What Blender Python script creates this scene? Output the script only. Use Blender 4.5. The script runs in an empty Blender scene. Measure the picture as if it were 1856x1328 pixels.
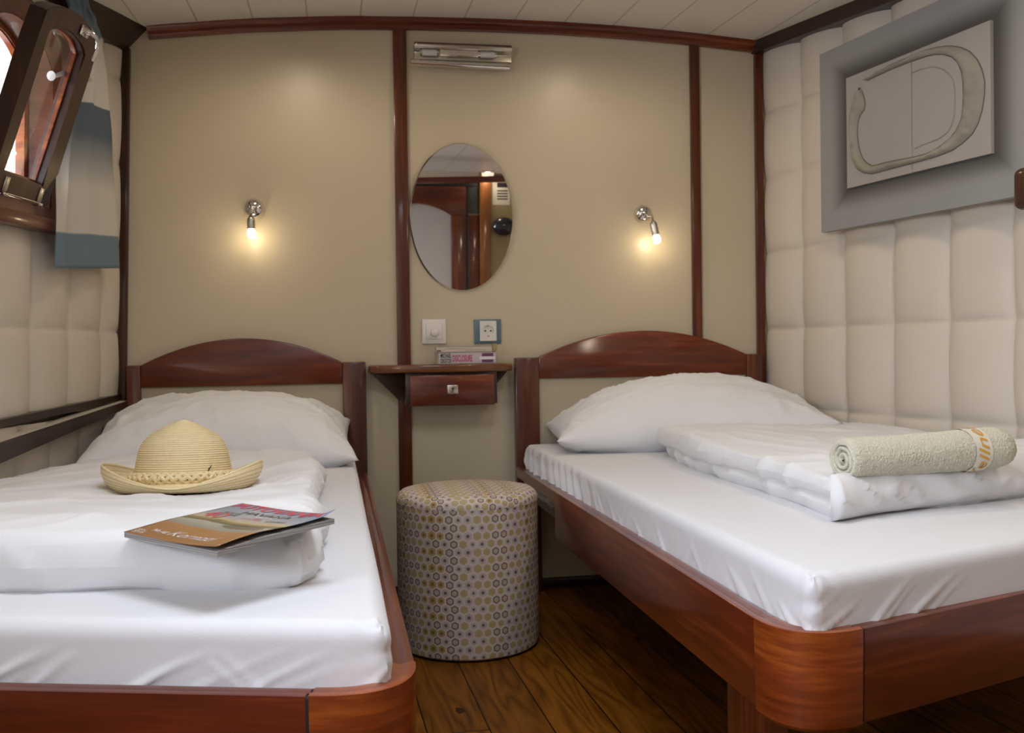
import bpy, bmesh, math, random
from math import sin, cos, pi, radians, sqrt
from mathutils import Vector, Matrix, noise

random.seed(7)
SC = bpy.context.scene
COL = SC.collection

# ------------------------------------------------------------------ camera
CAM = (-0.1708, -3.3216, 0.8234)
YAW, PITCH, ROLL, FPX = 0.17647, -0.015895, -0.015121, 1775.08
def cam_setup():
    cd = bpy.data.cameras.new('camera'); co = bpy.data.objects.new('camera', cd); COL.objects.link(co)
    fwd = Vector((sin(YAW)*cos(PITCH), cos(YAW)*cos(PITCH), sin(PITCH)))
    r0 = Vector((cos(YAW), -sin(YAW), 0)); u0 = r0.cross(fwd)
    r = r0*cos(ROLL) + u0*sin(ROLL); u = -r0*sin(ROLL) + u0*cos(ROLL)
    m = Matrix((r, u, -fwd)).transposed().to_4x4(); m.translation = Vector(CAM)
    co.matrix_world = m
    cd.sensor_width = 36.0; cd.lens = 36.0*FPX/1856.0; cd.clip_start = 0.02
    cd.dof.use_dof = True; cd.dof.focus_distance = 1.75; cd.dof.aperture_fstop = 9.0
    SC.camera = co
cam_setup()

# ------------------------------------------------------------------ world, daylight, exposure
SC.view_settings.view_transform = 'Standard'
try: SC.view_settings.look = 'None'
except Exception: pass
SC.view_settings.gamma = 1.0
SC.view_settings.use_curve_mapping = False
SC.view_settings.exposure = 0.40
W = bpy.data.worlds.new('overcast_sky'); SC.world = W; W.use_nodes = True
bg = W.node_tree.nodes['Background']
bg.inputs[0].default_value = (0.86, 0.93, 1.0, 1); bg.inputs[1].default_value = 2.6

def area_light(name, loc, target, size, size_y, power, col):
    ld = bpy.data.lights.new(name, 'AREA'); ld.shape = 'RECTANGLE'; ld.size = size; ld.size_y = size_y
    ld.energy = power; ld.color = col
    o = bpy.data.objects.new(name, ld); COL.objects.link(o); o.location = loc
    d = Vector(target) - Vector(loc); o.rotation_euler = d.to_track_quat('-Z', 'Y').to_euler()
    return o
# fore window daylight; the aft and hatch lights are added fill, sources unseen
area_light('daylight_fore_window', (-1.45, -0.80, 1.62), (-0.2, -0.9, 0.9), 0.5, 0.6, 14, (0.88, 0.94, 1.0))
area_light('added_aft_fill', (-2.00, -3.42, 1.50), (0.9, -1.6, 0.5), 0.8, 0.7, 95, (0.80, 0.86, 1.0))
area_light('added_hatch_fill', (0.0, -2.22, 2.00), (0.0, -2.22, 0.0), 0.60, 0.46, 11.5, (0.78, 0.86, 1.0))

# ------------------------------------------------------------------ helpers
def new_mesh(name, verts, faces, mat=None, parent=None, smooth=False, uvs=None, mats=None, fmat=None):
    me = bpy.data.meshes.new(name)
    me.from_pydata([tuple(v) for v in verts], [], faces)
    me.update()
    if mats:
        for m in mats: me.materials.append(m)
        if fmat:
            for p, i in zip(me.polygons, fmat): p.material_index = i
    elif mat: me.materials.append(mat)
    if uvs:
        ul = me.uv_layers.new(name='UVMap')
        for p in me.polygons:
            for li in p.loop_indices:
                ul.data[li].uv = uvs[me.loops[li].vertex_index]
    bm = bmesh.new(); bm.from_mesh(me)
    bmesh.ops.recalc_face_normals(bm, faces=bm.faces); bm.to_mesh(me); bm.free()
    if smooth:
        for p in me.polygons: p.use_smooth = True
    return link(name, me, parent)

def link(name, me, parent=None):
    o = bpy.data.objects.new(name, me); COL.objects.link(o)
    if parent: adopt(o, parent)
    return o

def world_mat(o):
    m = Matrix.LocRotScale(o.location, o.rotation_euler, o.scale)
    if o.parent: m = world_mat(o.parent) @ o.matrix_parent_inverse @ m
    return m

def adopt(o, parent):
    o.parent = parent
    o.matrix_parent_inverse = world_mat(parent).inverted()

def bm_obj(name, bm, mat, parent=None, smooth=False, sharp=None):
    me = bpy.data.meshes.new(name)
    bmesh.ops.recalc_face_normals(bm, faces=bm.faces)
    bm.to_mesh(me); bm.free()
    if mat: me.materials.append(mat)
    if smooth:
        for p in me.polygons: p.use_smooth = True
        try: me.set_sharp_from_angle(angle=radians(sharp or 40))
        except Exception: pass
    return link(name, me, parent)

def thing(name, loc, label, cat, group=None, kind=None):
    o = bpy.data.objects.new(name, None); COL.objects.link(o); o.location = loc
    o.empty_display_size = 0.05
    return tag(o, label, cat, group, kind)
def tag(o, label=None, cat=None, group=None, kind=None):
    if label: o['label'] = label
    if cat: o['category'] = cat
    if group: o['group'] = group
    if kind: o['kind'] = kind
    return o
def struct(o):
    o['kind'] = 'structure'; return o

def add_box(bm, x0, x1, y0, y1, z0, z1, bev=0.0, seg=2, xf=None):
    vs = [bm.verts.new(p) for p in ((x0,y0,z0),(x1,y0,z0),(x1,y1,z0),(x0,y1,z0),(x0,y0,z1),(x1,y0,z1),(x1,y1,z1),(x0,y1,z1))]
    fs = [bm.faces.new([vs[i] for i in f]) for f in ((0,3,2,1),(4,5,6,7),(0,1,5,4),(1,2,6,5),(2,3,7,6),(3,0,4,7))]
    if bev > 0:
        es = set(e for f in fs for e in f.edges)
        r = bmesh.ops.bevel(bm, geom=list(es), offset=bev, segments=seg, affect='EDGES', profile=0.5)
        nv = set(v for f in r['faces'] for v in f.verts) | set(v for v in vs if v.is_valid)
    else: nv = set(vs)
    if xf:
        for v in nv: v.co = xf(v.co)
    return nv

def box(name, x0, x1, y0, y1, z0, z1, mat, parent=None, bev=0.0, seg=2, xf=None):
    bm = bmesh.new(); add_box(bm, x0, x1, y0, y1, z0, z1, bev, seg, xf)
    return bm_obj(name, bm, mat, parent, smooth=bev > 0)

def prism(name, poly, axis, a0, a1, mat, parent=None, bev=0.0, smooth=False, xf=None):
    """polygon of 2D points extruded along an axis; axis 'y' -> (x,z), 'x' -> (y,z), 'z' -> (x,y)"""
    def P(p, a):
        return {'y': (p[0], a, p[1]), 'x': (a, p[0], p[1]), 'z': (p[0], p[1], a)}[axis]
    bm = bmesh.new()
    A = [bm.verts.new(P(p, a0)) for p in poly]; B = [bm.verts.new(P(p, a1)) for p in poly]
    n = len(poly)
    fA = bm.faces.new(A); fB = bm.faces.new(B[::-1])
    for i in range(n): bm.faces.new((A[i], A[(i+1) % n], B[(i+1) % n], B[i]))
    bmesh.ops.recalc_face_normals(bm, faces=bm.faces)
    if bev > 0:
        es = [e for e in bm.edges if e.calc_face_angle(0) > radians(35)]
        bmesh.ops.bevel(bm, geom=es, offset=bev, segments=2, affect='EDGES', profile=0.5)
    if xf:
        for v in bm.verts: v.co = xf(v.co)
    return bm_obj(name, bm, mat, parent, smooth=(bev > 0 or smooth))

def sweep(name, path, prof, mat, parent=None, ups=None, closed_prof=True, smooth=True, cap=True, sharp=40):
    """profile [(a,b)] swept along path; a along side = tangent x up, b along up"""
    path = [Vector(p) for p in path]; n = len(path); verts = []; faces = []; m = len(prof)
    for i, p in enumerate(path):
        if i == 0: t = path[1]-path[0]
        elif i == n-1: t = path[-1]-path[-2]
        else: t = (path[i+1]-path[i]).normalized() + (path[i]-path[i-1]).normalized()
        t.normalize(); up = Vector(ups[i] if ups else (0, 0, 1)); s = t.cross(up); s.normalize(); u = s.cross(t)
        k = 1.0
        if 0 < i < n-1:
            c = (path[i+1]-path[i]).normalized().dot(t); k = 1/max(c, .3)
        for a, b in prof: verts.append(p + s*a*k + u*b)
    for i in range(n-1):
        for j in range(m if closed_prof else m-1):
            j2 = (j+1) % m
            faces.append((i*m+j, i*m+j2, (i+1)*m+j2, (i+1)*m+j))
    if cap and closed_prof:
        faces.append(tuple(range(m))); faces.append(tuple((n-1)*m+j for j in range(m))[::-1])
    o = new_mesh(name, verts, faces, mat, parent, smooth)
    if smooth:
        try: o.data.set_sharp_from_angle(angle=radians(sharp))
        except Exception: pass
    return o

def tube(name, path, r, mat, parent=None, seg=10, cap=True, radii=None, closed=False):
    path = [Vector(p) for p in path]; n = len(path); verts = []; faces = []; prev = None
    for i, p in enumerate(path):
        if closed: t = path[(i+1) % n]-path[i-1]
        else: t = path[min(i+1, n-1)]-path[max(i-1, 0)]
        t.normalize()
        if prev is None:
            a = Vector((0, 0, 1)) if abs(t.z) < .9 else Vector((1, 0, 0)); u = t.cross(a).normalized()
        else:
            u = prev - t*prev.dot(t); u.normalize()
        prev = u; v = t.cross(u); rr = radii[i] if radii else r
        for k in range(seg):
            verts.append(p + (u*cos(2*pi*k/seg)+v*sin(2*pi*k/seg))*rr)
    for i in range(n if closed else n-1):
        for k in range(seg):
            a = i*seg+k; b = i*seg+(k+1) % seg; i2 = (i+1) % n
            faces.append((a, b, i2*seg+(k+1) % seg, i2*seg+k))
    if cap and not closed:
        faces.append(tuple(range(seg))[::-1]); faces.append(tuple((n-1)*seg+k for k in range(seg)))
    o = new_mesh(name, verts, faces, mat, parent, True)
    try: o.data.set_sharp_from_angle(angle=radians(50))
    except Exception: pass
    return o

def lathe(name, prof, loc, mat, parent=None, seg=48, axis=(0, 0, 1), sharp=40, uv=False):
    """prof [(r,h)] turned about axis through loc"""
    q = Vector((0, 0, 1)).rotation_difference(Vector(axis)); loc = Vector(loc)
    verts = []; faces = []; uvs = []
    cols = seg + 1 if uv else seg
    L = 0; prev = None
    for (r, h) in prof:
        if prev: L += sqrt((r-prev[0])**2+(h-prev[1])**2)
        prev = (r, h)
        for k in range(cols):
            a = 2*pi*k/seg
            verts.append(loc + q @ Vector((r*cos(a), r*sin(a), h))); uvs.append((k/seg, L))
    n = len(prof)
    for i in range(n-1):
        for k in range(seg):
            k2 = (k+1) % cols
            faces.append((i*cols+k, i*cols+k2, (i+1)*cols+k2, (i+1)*cols+k))
    if not uv:
        if prof[0][0] > 1e-6: faces.append(tuple(range(seg))[::-1])
        if prof[-1][0] > 1e-6: faces.append(tuple((n-1)*seg+k for k in range(seg)))
    o = new_mesh(name, verts, faces, mat, parent, True, uvs if uv else None)
    if not uv:
        bm = bmesh.new(); bm.from_mesh(o.data); bmesh.ops.remove_doubles(bm, verts=bm.verts, dist=1e-6)
        bmesh.ops.recalc_face_normals(bm, faces=bm.faces); bm.to_mesh(o.data); bm.free()
        for p in o.data.polygons: p.use_smooth = True
    try: o.data.set_sharp_from_angle(angle=radians(sharp))
    except Exception: pass
    return o

def sphere(name, c, r, mat, parent=None, seg=24, sc=(1, 1, 1)):
    bm = bmesh.new(); bmesh.ops.create_uvsphere(bm, u_segments=seg, v_segments=seg//2, radius=r)
    for v in bm.verts: v.co = Vector((v.co.x*sc[0]+c[0], v.co.y*sc[1]+c[1], v.co.z*sc[2]+c[2]))
    return bm_obj(name, bm, mat, parent, True, 80)

def text_mesh(s, size=1.0, extrude=0.0, shear=0.0, bold=0.0, res=3, spacing=1.0):
    cu = bpy.data.curves.new('lettering', 'FONT'); cu.body = s; cu.size = size; cu.extrude = extrude
    cu.shear = shear; cu.offset = bold; cu.resolution_u = res; cu.space_character = spacing
    cu.align_x = 'LEFT'; cu.align_y = 'BOTTOM_BASELINE'
    o = bpy.data.objects.new('lettering', cu); COL.objects.link(o)
    dg = bpy.context.evaluated_depsgraph_get(); dg.update()
    me = bpy.data.meshes.new_from_object(o.evaluated_get(dg))
    bpy.data.objects.remove(o); bpy.data.curves.remove(cu)
    return me

def lettering(s, mat, parent, fit, place, extrude=0.0004, shear=0.0, bold=0.0, subdiv=0, name='lettering', **k):
    """text scaled into fit=(x0,y0,x1,y1) and mapped by place(x,y,h)"""
    me = text_mesh(s, 1.0, 0.0, shear, bold, **k)
    xs = [v.co.x for v in me.vertices]; ys = [v.co.y for v in me.vertices]
    ax, bx, ay, by = min(xs), max(xs), min(ys), max(ys)
    bm = bmesh.new(); bm.from_mesh(me); bpy.data.meshes.remove(me)
    if subdiv: bmesh.ops.subdivide_edges(bm, edges=bm.edges, cuts=subdiv)
    for v in bm.verts:
        x = fit[0] + (v.co.x-ax)/(bx-ax)*(fit[2]-fit[0]); y = fit[1] + (v.co.y-ay)/(by-ay)*(fit[3]-fit[1])
        v.co = Vector(place(x, y, extrude))
    return bm_obj(name, bm, mat, parent)

def N3(p, s, seed=0.0):
    return noise.noise(Vector((p[0]*s[0]+seed, p[1]*s[1]+seed*1.7, p[2]*s[2]-seed)))
def ridge(p, s, seed=0.0, k=3.0):
    return (1-min(1, abs(N3(p, s, seed))*1.6))**k

# ------------------------------------------------------------------ materials
def mat_new(name):
    m = bpy.data.materials.new(name); m.use_nodes = True
    nt = m.node_tree; return m, nt, nt.nodes['Principled BSDF']
def L(nt, a, b): nt.links.new(a, b)
def nd(nt, t, **kw):
    n = nt.nodes.new(t)
    for k, v in kw.items(): setattr(n, k, v)
    return n
def ramp(nt, fac, stops):
    r = nd(nt, 'ShaderNodeValToRGB'); e = r.color_ramp.elements
    while len(e) < len(stops): e.new(0.5)
    for el, (p, c) in zip(e, stops): el.position = p; el.color = tuple(c) + (1,)
    L(nt, fac, r.inputs[0]); return r.outputs[0]
def coords(nt, kind='Object', scale=(1, 1, 1), rot=(0, 0, 0), loc=(0, 0, 0)):
    tc = nd(nt, 'ShaderNodeTexCoord'); mp = nd(nt, 'ShaderNodeMapping')
    mp.inputs['Scale'].default_value = scale; mp.inputs['Rotation'].default_value = rot; mp.inputs['Location'].default_value = loc
    L(nt, tc.outputs[kind], mp.inputs[0]); return mp.outputs[0]
def noise_tex(nt, vec, scale, detail=4, rough=0.5, dist=0.0):
    n = nd(nt, 'ShaderNodeTexNoise'); n.inputs['Scale'].default_value = scale; n.inputs['Detail'].default_value = detail
    n.inputs['Roughness'].default_value = rough; n.inputs['Distortion'].default_value = dist
    L(nt, vec, n.inputs['Vector']); return n.outputs['Fac']
def bump(nt, bsdf, h, strength, dist=0.001):
    b = nd(nt, 'ShaderNodeBump'); b.inputs['Strength'].default_value = strength; b.inputs['Distance'].default_value = dist
    L(nt, h, b.inputs['Height']); L(nt, b.outputs[0], bsdf.inputs['Normal'])
def math_n(nt, op, a, b=None, c=None):
    n = nd(nt, 'ShaderNodeMath', operation=op)
    for i, x in enumerate((a, b, c)):
        if x is None: continue
        if isinstance(x, (int, float)): n.inputs[i].default_value = x
        else: L(nt, x, n.inputs[i])
    return n.outputs[0]
def mixc(nt, fac, a, b):
    n = nd(nt, 'ShaderNodeMix', data_type='RGBA')
    for s, x in ((n.inputs[0], fac), (n.inputs[6], a), (n.inputs[7], b)):
        if isinstance(x, (int, float)): s.default_value = x
        elif isinstance(x, tuple): s.default_value = x + (1,)
        else: L(nt, x, s)
    return n.outputs[2]

def plain(name, col, rough=0.5, metal=0.0, coat=0.0, emit=None, estr=0.0, noise_amt=0.0, spec=None):
    m, nt, b = mat_new(name)
    b.inputs['Base Color'].default_value = tuple(col) + (1,); b.inputs['Roughness'].default_value = rough
    b.inputs['Metallic'].default_value = metal; b.inputs['Coat Weight'].default_value = coat
    if spec is not None: b.inputs['Specular IOR Level'].default_value = spec
    if emit: b.inputs['Emission Color'].default_value = tuple(emit) + (1,); b.inputs['Emission Strength'].default_value = estr
    v = coords(nt)
    f = noise_tex(nt, v, 6, 4)
    if noise_amt:
        L(nt, mixc(nt, f, tuple(c*(1-noise_amt) for c in col), tuple(min(1, c*(1+noise_amt)) for c in col)), b.inputs['Base Color'])
    else:
        r = nd(nt, 'ShaderNodeMapRange'); r.inputs[3].default_value = max(rough-.04, 0.0); r.inputs[4].default_value = min(rough+.04, 1)
        L(nt, f, r.inputs[0]); L(nt, r.outputs[0], b.inputs['Roughness'])
    return m

def wood(name, scale, dark, mid, light, rough=0.22, coat=1.0, rot=(0, 0, 0), band=0.5, dist=0.6):
    m, nt, b = mat_new(name)
    v = coords(nt, scale=scale, rot=rot)
    big = noise_tex(nt, v, 0.45, 3, .5, dist)
    fine = noise_tex(nt, v, 3.0, 6, .65, .2)
    f = math_n(nt, 'ADD', math_n(nt, 'MULTIPLY', big, band), math_n(nt, 'MULTIPLY', fine, 1-band))
    L(nt, ramp(nt, f, [(0.30, dark), (0.52, mid), (0.72, light)]), b.inputs['Base Color'])
    b.inputs['Roughness'].default_value = rough + .15; b.inputs['Specular IOR Level'].default_value = .3
    b.inputs['Coat Weight'].default_value = coat*.55; b.inputs['Coat Roughness'].default_value = 0.12
    bump(nt, b, fine, 0.05, 0.0006)
    return m
DK, MD, LT = (0.030, 0.0060, 0.0020), (0.125, 0.0190, 0.0045), (0.28, 0.062, 0.012)
M = {}
M['wood_h'] = wood('mahogany_level_grain', (1.6, 1.6, 26), DK, MD, LT)
M['wood_head'] = wood('mahogany_headboard', (1.3, 5, 15), DK, MD, LT, rot=(0, radians(-12), 0))
M['wood_v'] = wood('mahogany_upright_grain', (30, 30, 1.6), (0.032, .007, .002), (0.095, .020, .005), (0.20, .048, .010))
M['wood_dark'] = wood('dark_varnished_wood', (2, 2, 24), (0.012, .005, .003), (0.030, .012, .007), (0.055, .022, .012), rough=.3, coat=.6)
M['wood_darkv'] = wood('dark_upright_wood', (26, 26, 1.5), (0.016, .0055, .003), (0.040, .0125, .006), (0.08, .025, .010), rough=.28, coat=.7)
M['wood_red'] = wood('reddish_window_wood', (2, 2, 24), (0.05, .008, .0015), (0.20, .038, .006), (0.46, .125, .018))
M['wood_shelf'] = wood('mahogany_shelf', (2, 22, 22), (0.05, .014, .004), (0.14, .044, .012), (0.24, .085, .024))
M['wood_win'] = wood('window_frame_wood', (4, 4, 18), (0.045, .012, .005), (0.115, .036, .017), (0.20, .072, .036), rough=.25)
M['wood_orange'] = wood('orange_oiled_wood', (20, 20, 1.5), (0.10, .03, .006), (0.22, .075, .012), (0.34, .13, .022))

def make_wall():
    m, nt, b = mat_new('cream_laminate')
    v = coords(nt); f = noise_tex(nt, v, 1.3, 3)
    L(nt, mixc(nt, f, (0.545, 0.475, 0.345), (0.585, 0.510, 0.375)), b.inputs['Base Color'])
    b.inputs['Roughness'].default_value = 0.34
    bump(nt, b, noise_tex(nt, v, 260, 2), 0.05, 0.0004)
    return m
M['wall'] = make_wall()
def make_ceiling():
    m, nt, b = mat_new('painted_ceiling_planks')
    v = coords(nt)
    sx = nd(nt, 'ShaderNodeSeparateXYZ'); L(nt, v, sx.inputs[0])
    fr = math_n(nt, 'FRACT', math_n(nt, 'DIVIDE', math_n(nt, 'ADD', sx.outputs[0], 10.0+0.594-10.0+1.73), 0.173))
    d = math_n(nt, 'ABSOLUTE', math_n(nt, 'SUBTRACT', fr, 0.5))
    g = math_n(nt, 'GREATER_THAN', d, 0.485)
    L(nt, mixc(nt, g, (0.78, 0.74, 0.67), (0.50, 0.46, 0.40)), b.inputs['Base Color'])
    b.inputs['Roughness'].default_value = 0.4
    bump(nt, b, math_n(nt, 'SUBTRACT', 1.0, g), 0.6, 0.003)
    return m
M['ceiling'] = make_ceiling()
def make_leather(name, c0, c1):
    m, nt, b = mat_new(name)
    v = coords(nt); f = noise_tex(nt, v, 3, 4)
    L(nt, mixc(nt, f, c0, c1), b.inputs['Base Color'])
    b.inputs['Roughness'].default_value = 0.5
    vo = nd(nt, 'ShaderNodeTexVoronoi'); vo.inputs['Scale'].default_value = 420; L(nt, v, vo.inputs['Vector'])
    bump(nt, b, vo.outputs['Distance'], 0.10, 0.0005)
    return m
M['leather'] = make_leather('ivory_padded_leatherette', (0.58, 0.52, 0.44), (0.63, 0.57, 0.485))
def make_cloth(name, c0, c1, sc=1.0, bs=0.25, rough=0.85):
    m, nt, b = mat_new(name)
    v = coords(nt); f = noise_tex(nt, v, 4, 4)
    L(nt, mixc(nt, f, c0, c1), b.inputs['Base Color'])
    b.inputs['Roughness'].default_value = rough; b.inputs['Sheen Weight'].default_value = 0.15
    w = noise_tex(nt, coords(nt, scale=(14, 14, 14)), 1.4, 6, .6, .8)
    bump(nt, b, w, bs, 0.004*sc)
    return m
M['sheet'] = make_cloth('white_cotton_sheet', (0.65, 0.65, 0.67), (0.70, 0.70, 0.72))
M['linen'] = make_cloth('white_duvet_cotton', (0.71, 0.71, 0.725), (0.76, 0.76, 0.775), bs=.3)
M['chrome'] = plain('polished_chrome', (0.72, 0.70, 0.67), 0.10, 1.0)
M['nickel'] = plain('satin_nickel', (0.55, 0.52, 0.47), 0.25, 1.0)
M['white_plastic'] = plain('white_switch_plastic', (0.72, 0.69, 0.66), 0.35)
M['black'] = plain('black_gap', (0.012, 0.010, 0.010), 0.5)
M['blue_plastic'] = plain('slate_blue_plastic', (0.10, 0.17, 0.22), 0.35)
M['mirror'] = plain('mirror_silver', (0.86, 0.86, 0.86), 0.0, 1.0)
M['mirror'].node_tree.nodes['Principled BSDF'].inputs['Roughness'].default_value = 0.0
for l in list(M['mirror'].node_tree.links):
    if l.to_socket.name == 'Roughness': M['mirror'].node_tree.links.remove(l)
M['bulb'] = plain('lit_bulb', (1, .9, .7), 0.3, emit=(1.0, 0.80, 0.50), estr=30)
M['lens'] = plain('lit_downlight_lens', (1, .9, .7), 0.3, emit=(1.0, 0.78, 0.45), estr=12)
M['cream_panel'] = plain('cream_insert', (0.44, 0.385, 0.285), 0.45, noise_amt=.06)
M['paper'] = plain('book_paper', (0.62, 0.55, 0.45), 0.7)
def make_glass():
    m, nt, b = mat_new('window_glass')
    b.inputs['Base Color'].default_value = (1, 1, 1, 1); b.inputs['Roughness'].default_value = 0.0
    b.inputs['Transmission Weight'].default_value = 1.0; b.inputs['IOR'].default_value = 1.45
    r = noise_tex(nt, coords(nt), 3, 2); mr = nd(nt, 'ShaderNodeMapRange'); mr.inputs[3].default_value = 0; mr.inputs[4].default_value = 0.004
    L(nt, r, mr.inputs[0]); L(nt, mr.outputs[0], b.inputs['Roughness'])
    return m
M['glass'] = make_glass()
def make_floor():
    m, nt, b = mat_new('oiled_oak_planks')
    v = coords(nt, rot=(0, 0, radians(-1.5)))
    sx = nd(nt, 'ShaderNodeSeparateXYZ'); L(nt, v, sx.inputs[0])
    px = math_n(nt, 'DIVIDE', math_n(nt, 'ADD', sx.outputs[0], 5.02), 0.135)
    pid = math_n(nt, 'FLOOR', px); fr = math_n(nt, 'FRACT', px)
    wn = nd(nt, 'ShaderNodeTexWhiteNoise', noise_dimensions='1D'); L(nt, pid, wn.inputs['W'])
    cy = math_n(nt, 'ADD', math_n(nt, 'DIVIDE', sx.outputs[1], 1.4), wn.outputs['Value'])
    cid = math_n(nt, 'FLOOR', cy); cf = math_n(nt, 'FRACT', cy)
    wn2 = nd(nt, 'ShaderNodeTexWhiteNoise', noise_dimensions='2D')
    cb = nd(nt, 'ShaderNodeCombineXYZ'); L(nt, pid, cb.inputs[0]); L(nt, cid, cb.inputs[1]); L(nt, cb.outputs[0], wn2.inputs['Vector'])
    # grain with per-board offset
    off = nd(nt, 'ShaderNodeCombineXYZ'); L(nt, math_n(nt, 'MULTIPLY', wn2.outputs['Value'], 37.0), off.inputs[1]); L(nt, math_n(nt, 'MULTIPLY', wn2.outputs['Value'], 11.0), off.inputs[2])
    va = nd(nt, 'ShaderNodeVectorMath', operation='ADD'); L(nt, v, va.inputs[0]); L(nt, off.outputs[0], va.inputs[1])
    mp = nd(nt, 'ShaderNodeMapping'); mp.inputs['Scale'].default_value = (11, 1.3, 1); L(nt, va.outputs[0], mp.inputs[0])
    base = noise_tex(nt, mp.outputs[0], 1.0, 2, .45, .3)
    rings = math_n(nt, 'FRACT', math_n(nt, 'MULTIPLY', base, 9.0))
    rings = math_n(nt, 'ABSOLUTE', math_n(nt, 'SUBTRACT', rings, 0.5))
    mp2 = nd(nt, 'ShaderNodeMapping'); mp2.inputs['Scale'].default_value = (90, 4, 1); L(nt, va.outputs[0], mp2.inputs[0])
    fine = noise_tex(nt, mp2.outputs[0], 1.0, 5, .7)
    kn = nd(nt, 'ShaderNodeTexVoronoi'); kn.inputs['Scale'].default_value = 1
    mp3 = nd(nt, 'ShaderNodeMapping'); mp3.inputs['Scale'].default_value = (5.5, 2.6, 1); L(nt, va.outputs[0], mp3.inputs[0]); L(nt, mp3.outputs[0], kn.inputs['Vector'])
    knot = math_n(nt, 'LESS_THAN', math_n(nt, 'ADD', kn.outputs['Distance'], math_n(nt, 'MULTIPLY', fine, .06)), 0.085)
    f = math_n(nt, 'ADD', math_n(nt, 'MULTIPLY', rings, 0.75), math_n(nt, 'MULTIPLY', fine, 0.6))
    c = ramp(nt, f, [(0.12, (0.040, 0.012, 0.0012)), (0.42, (0.150, 0.050, 0.004)), (0.8, (0.23, 0.085, 0.009))])
    hv = nd(nt, 'ShaderNodeHueSaturation'); L(nt, c, hv.inputs['Color'])
    L(nt, math_n(nt, 'ADD', math_n(nt, 'MULTIPLY', wn2.outputs['Value'], 0.55), 0.72), hv.inputs['Value'])
    gap = math_n(nt, 'MAXIMUM', math_n(nt, 'GREATER_THAN', math_n(nt, 'ABSOLUTE', math_n(nt, 'SUBTRACT', fr, .5)), 0.487),
                 math_n(nt, 'GREATER_THAN', math_n(nt, 'ABSOLUTE', math_n(nt, 'SUBTRACT', cf, .5)), 0.4987))
    dark = math_n(nt, 'MAXIMUM', gap, math_n(nt, 'MULTIPLY', knot, .85))
    L(nt, mixc(nt, dark, hv.outputs[0], (0.012, 0.005, 0.002)), b.inputs['Base Color'])
    b.inputs['Roughness'].default_value = 0.42; b.inputs['Specular IOR Level'].default_value = .12
    bump(nt, b, math_n(nt, 'SUBTRACT', f, math_n(nt, 'MULTIPLY', dark, 1.0)), 0.25, 0.0015)
    return m
M['floor'] = make_floor()

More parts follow.
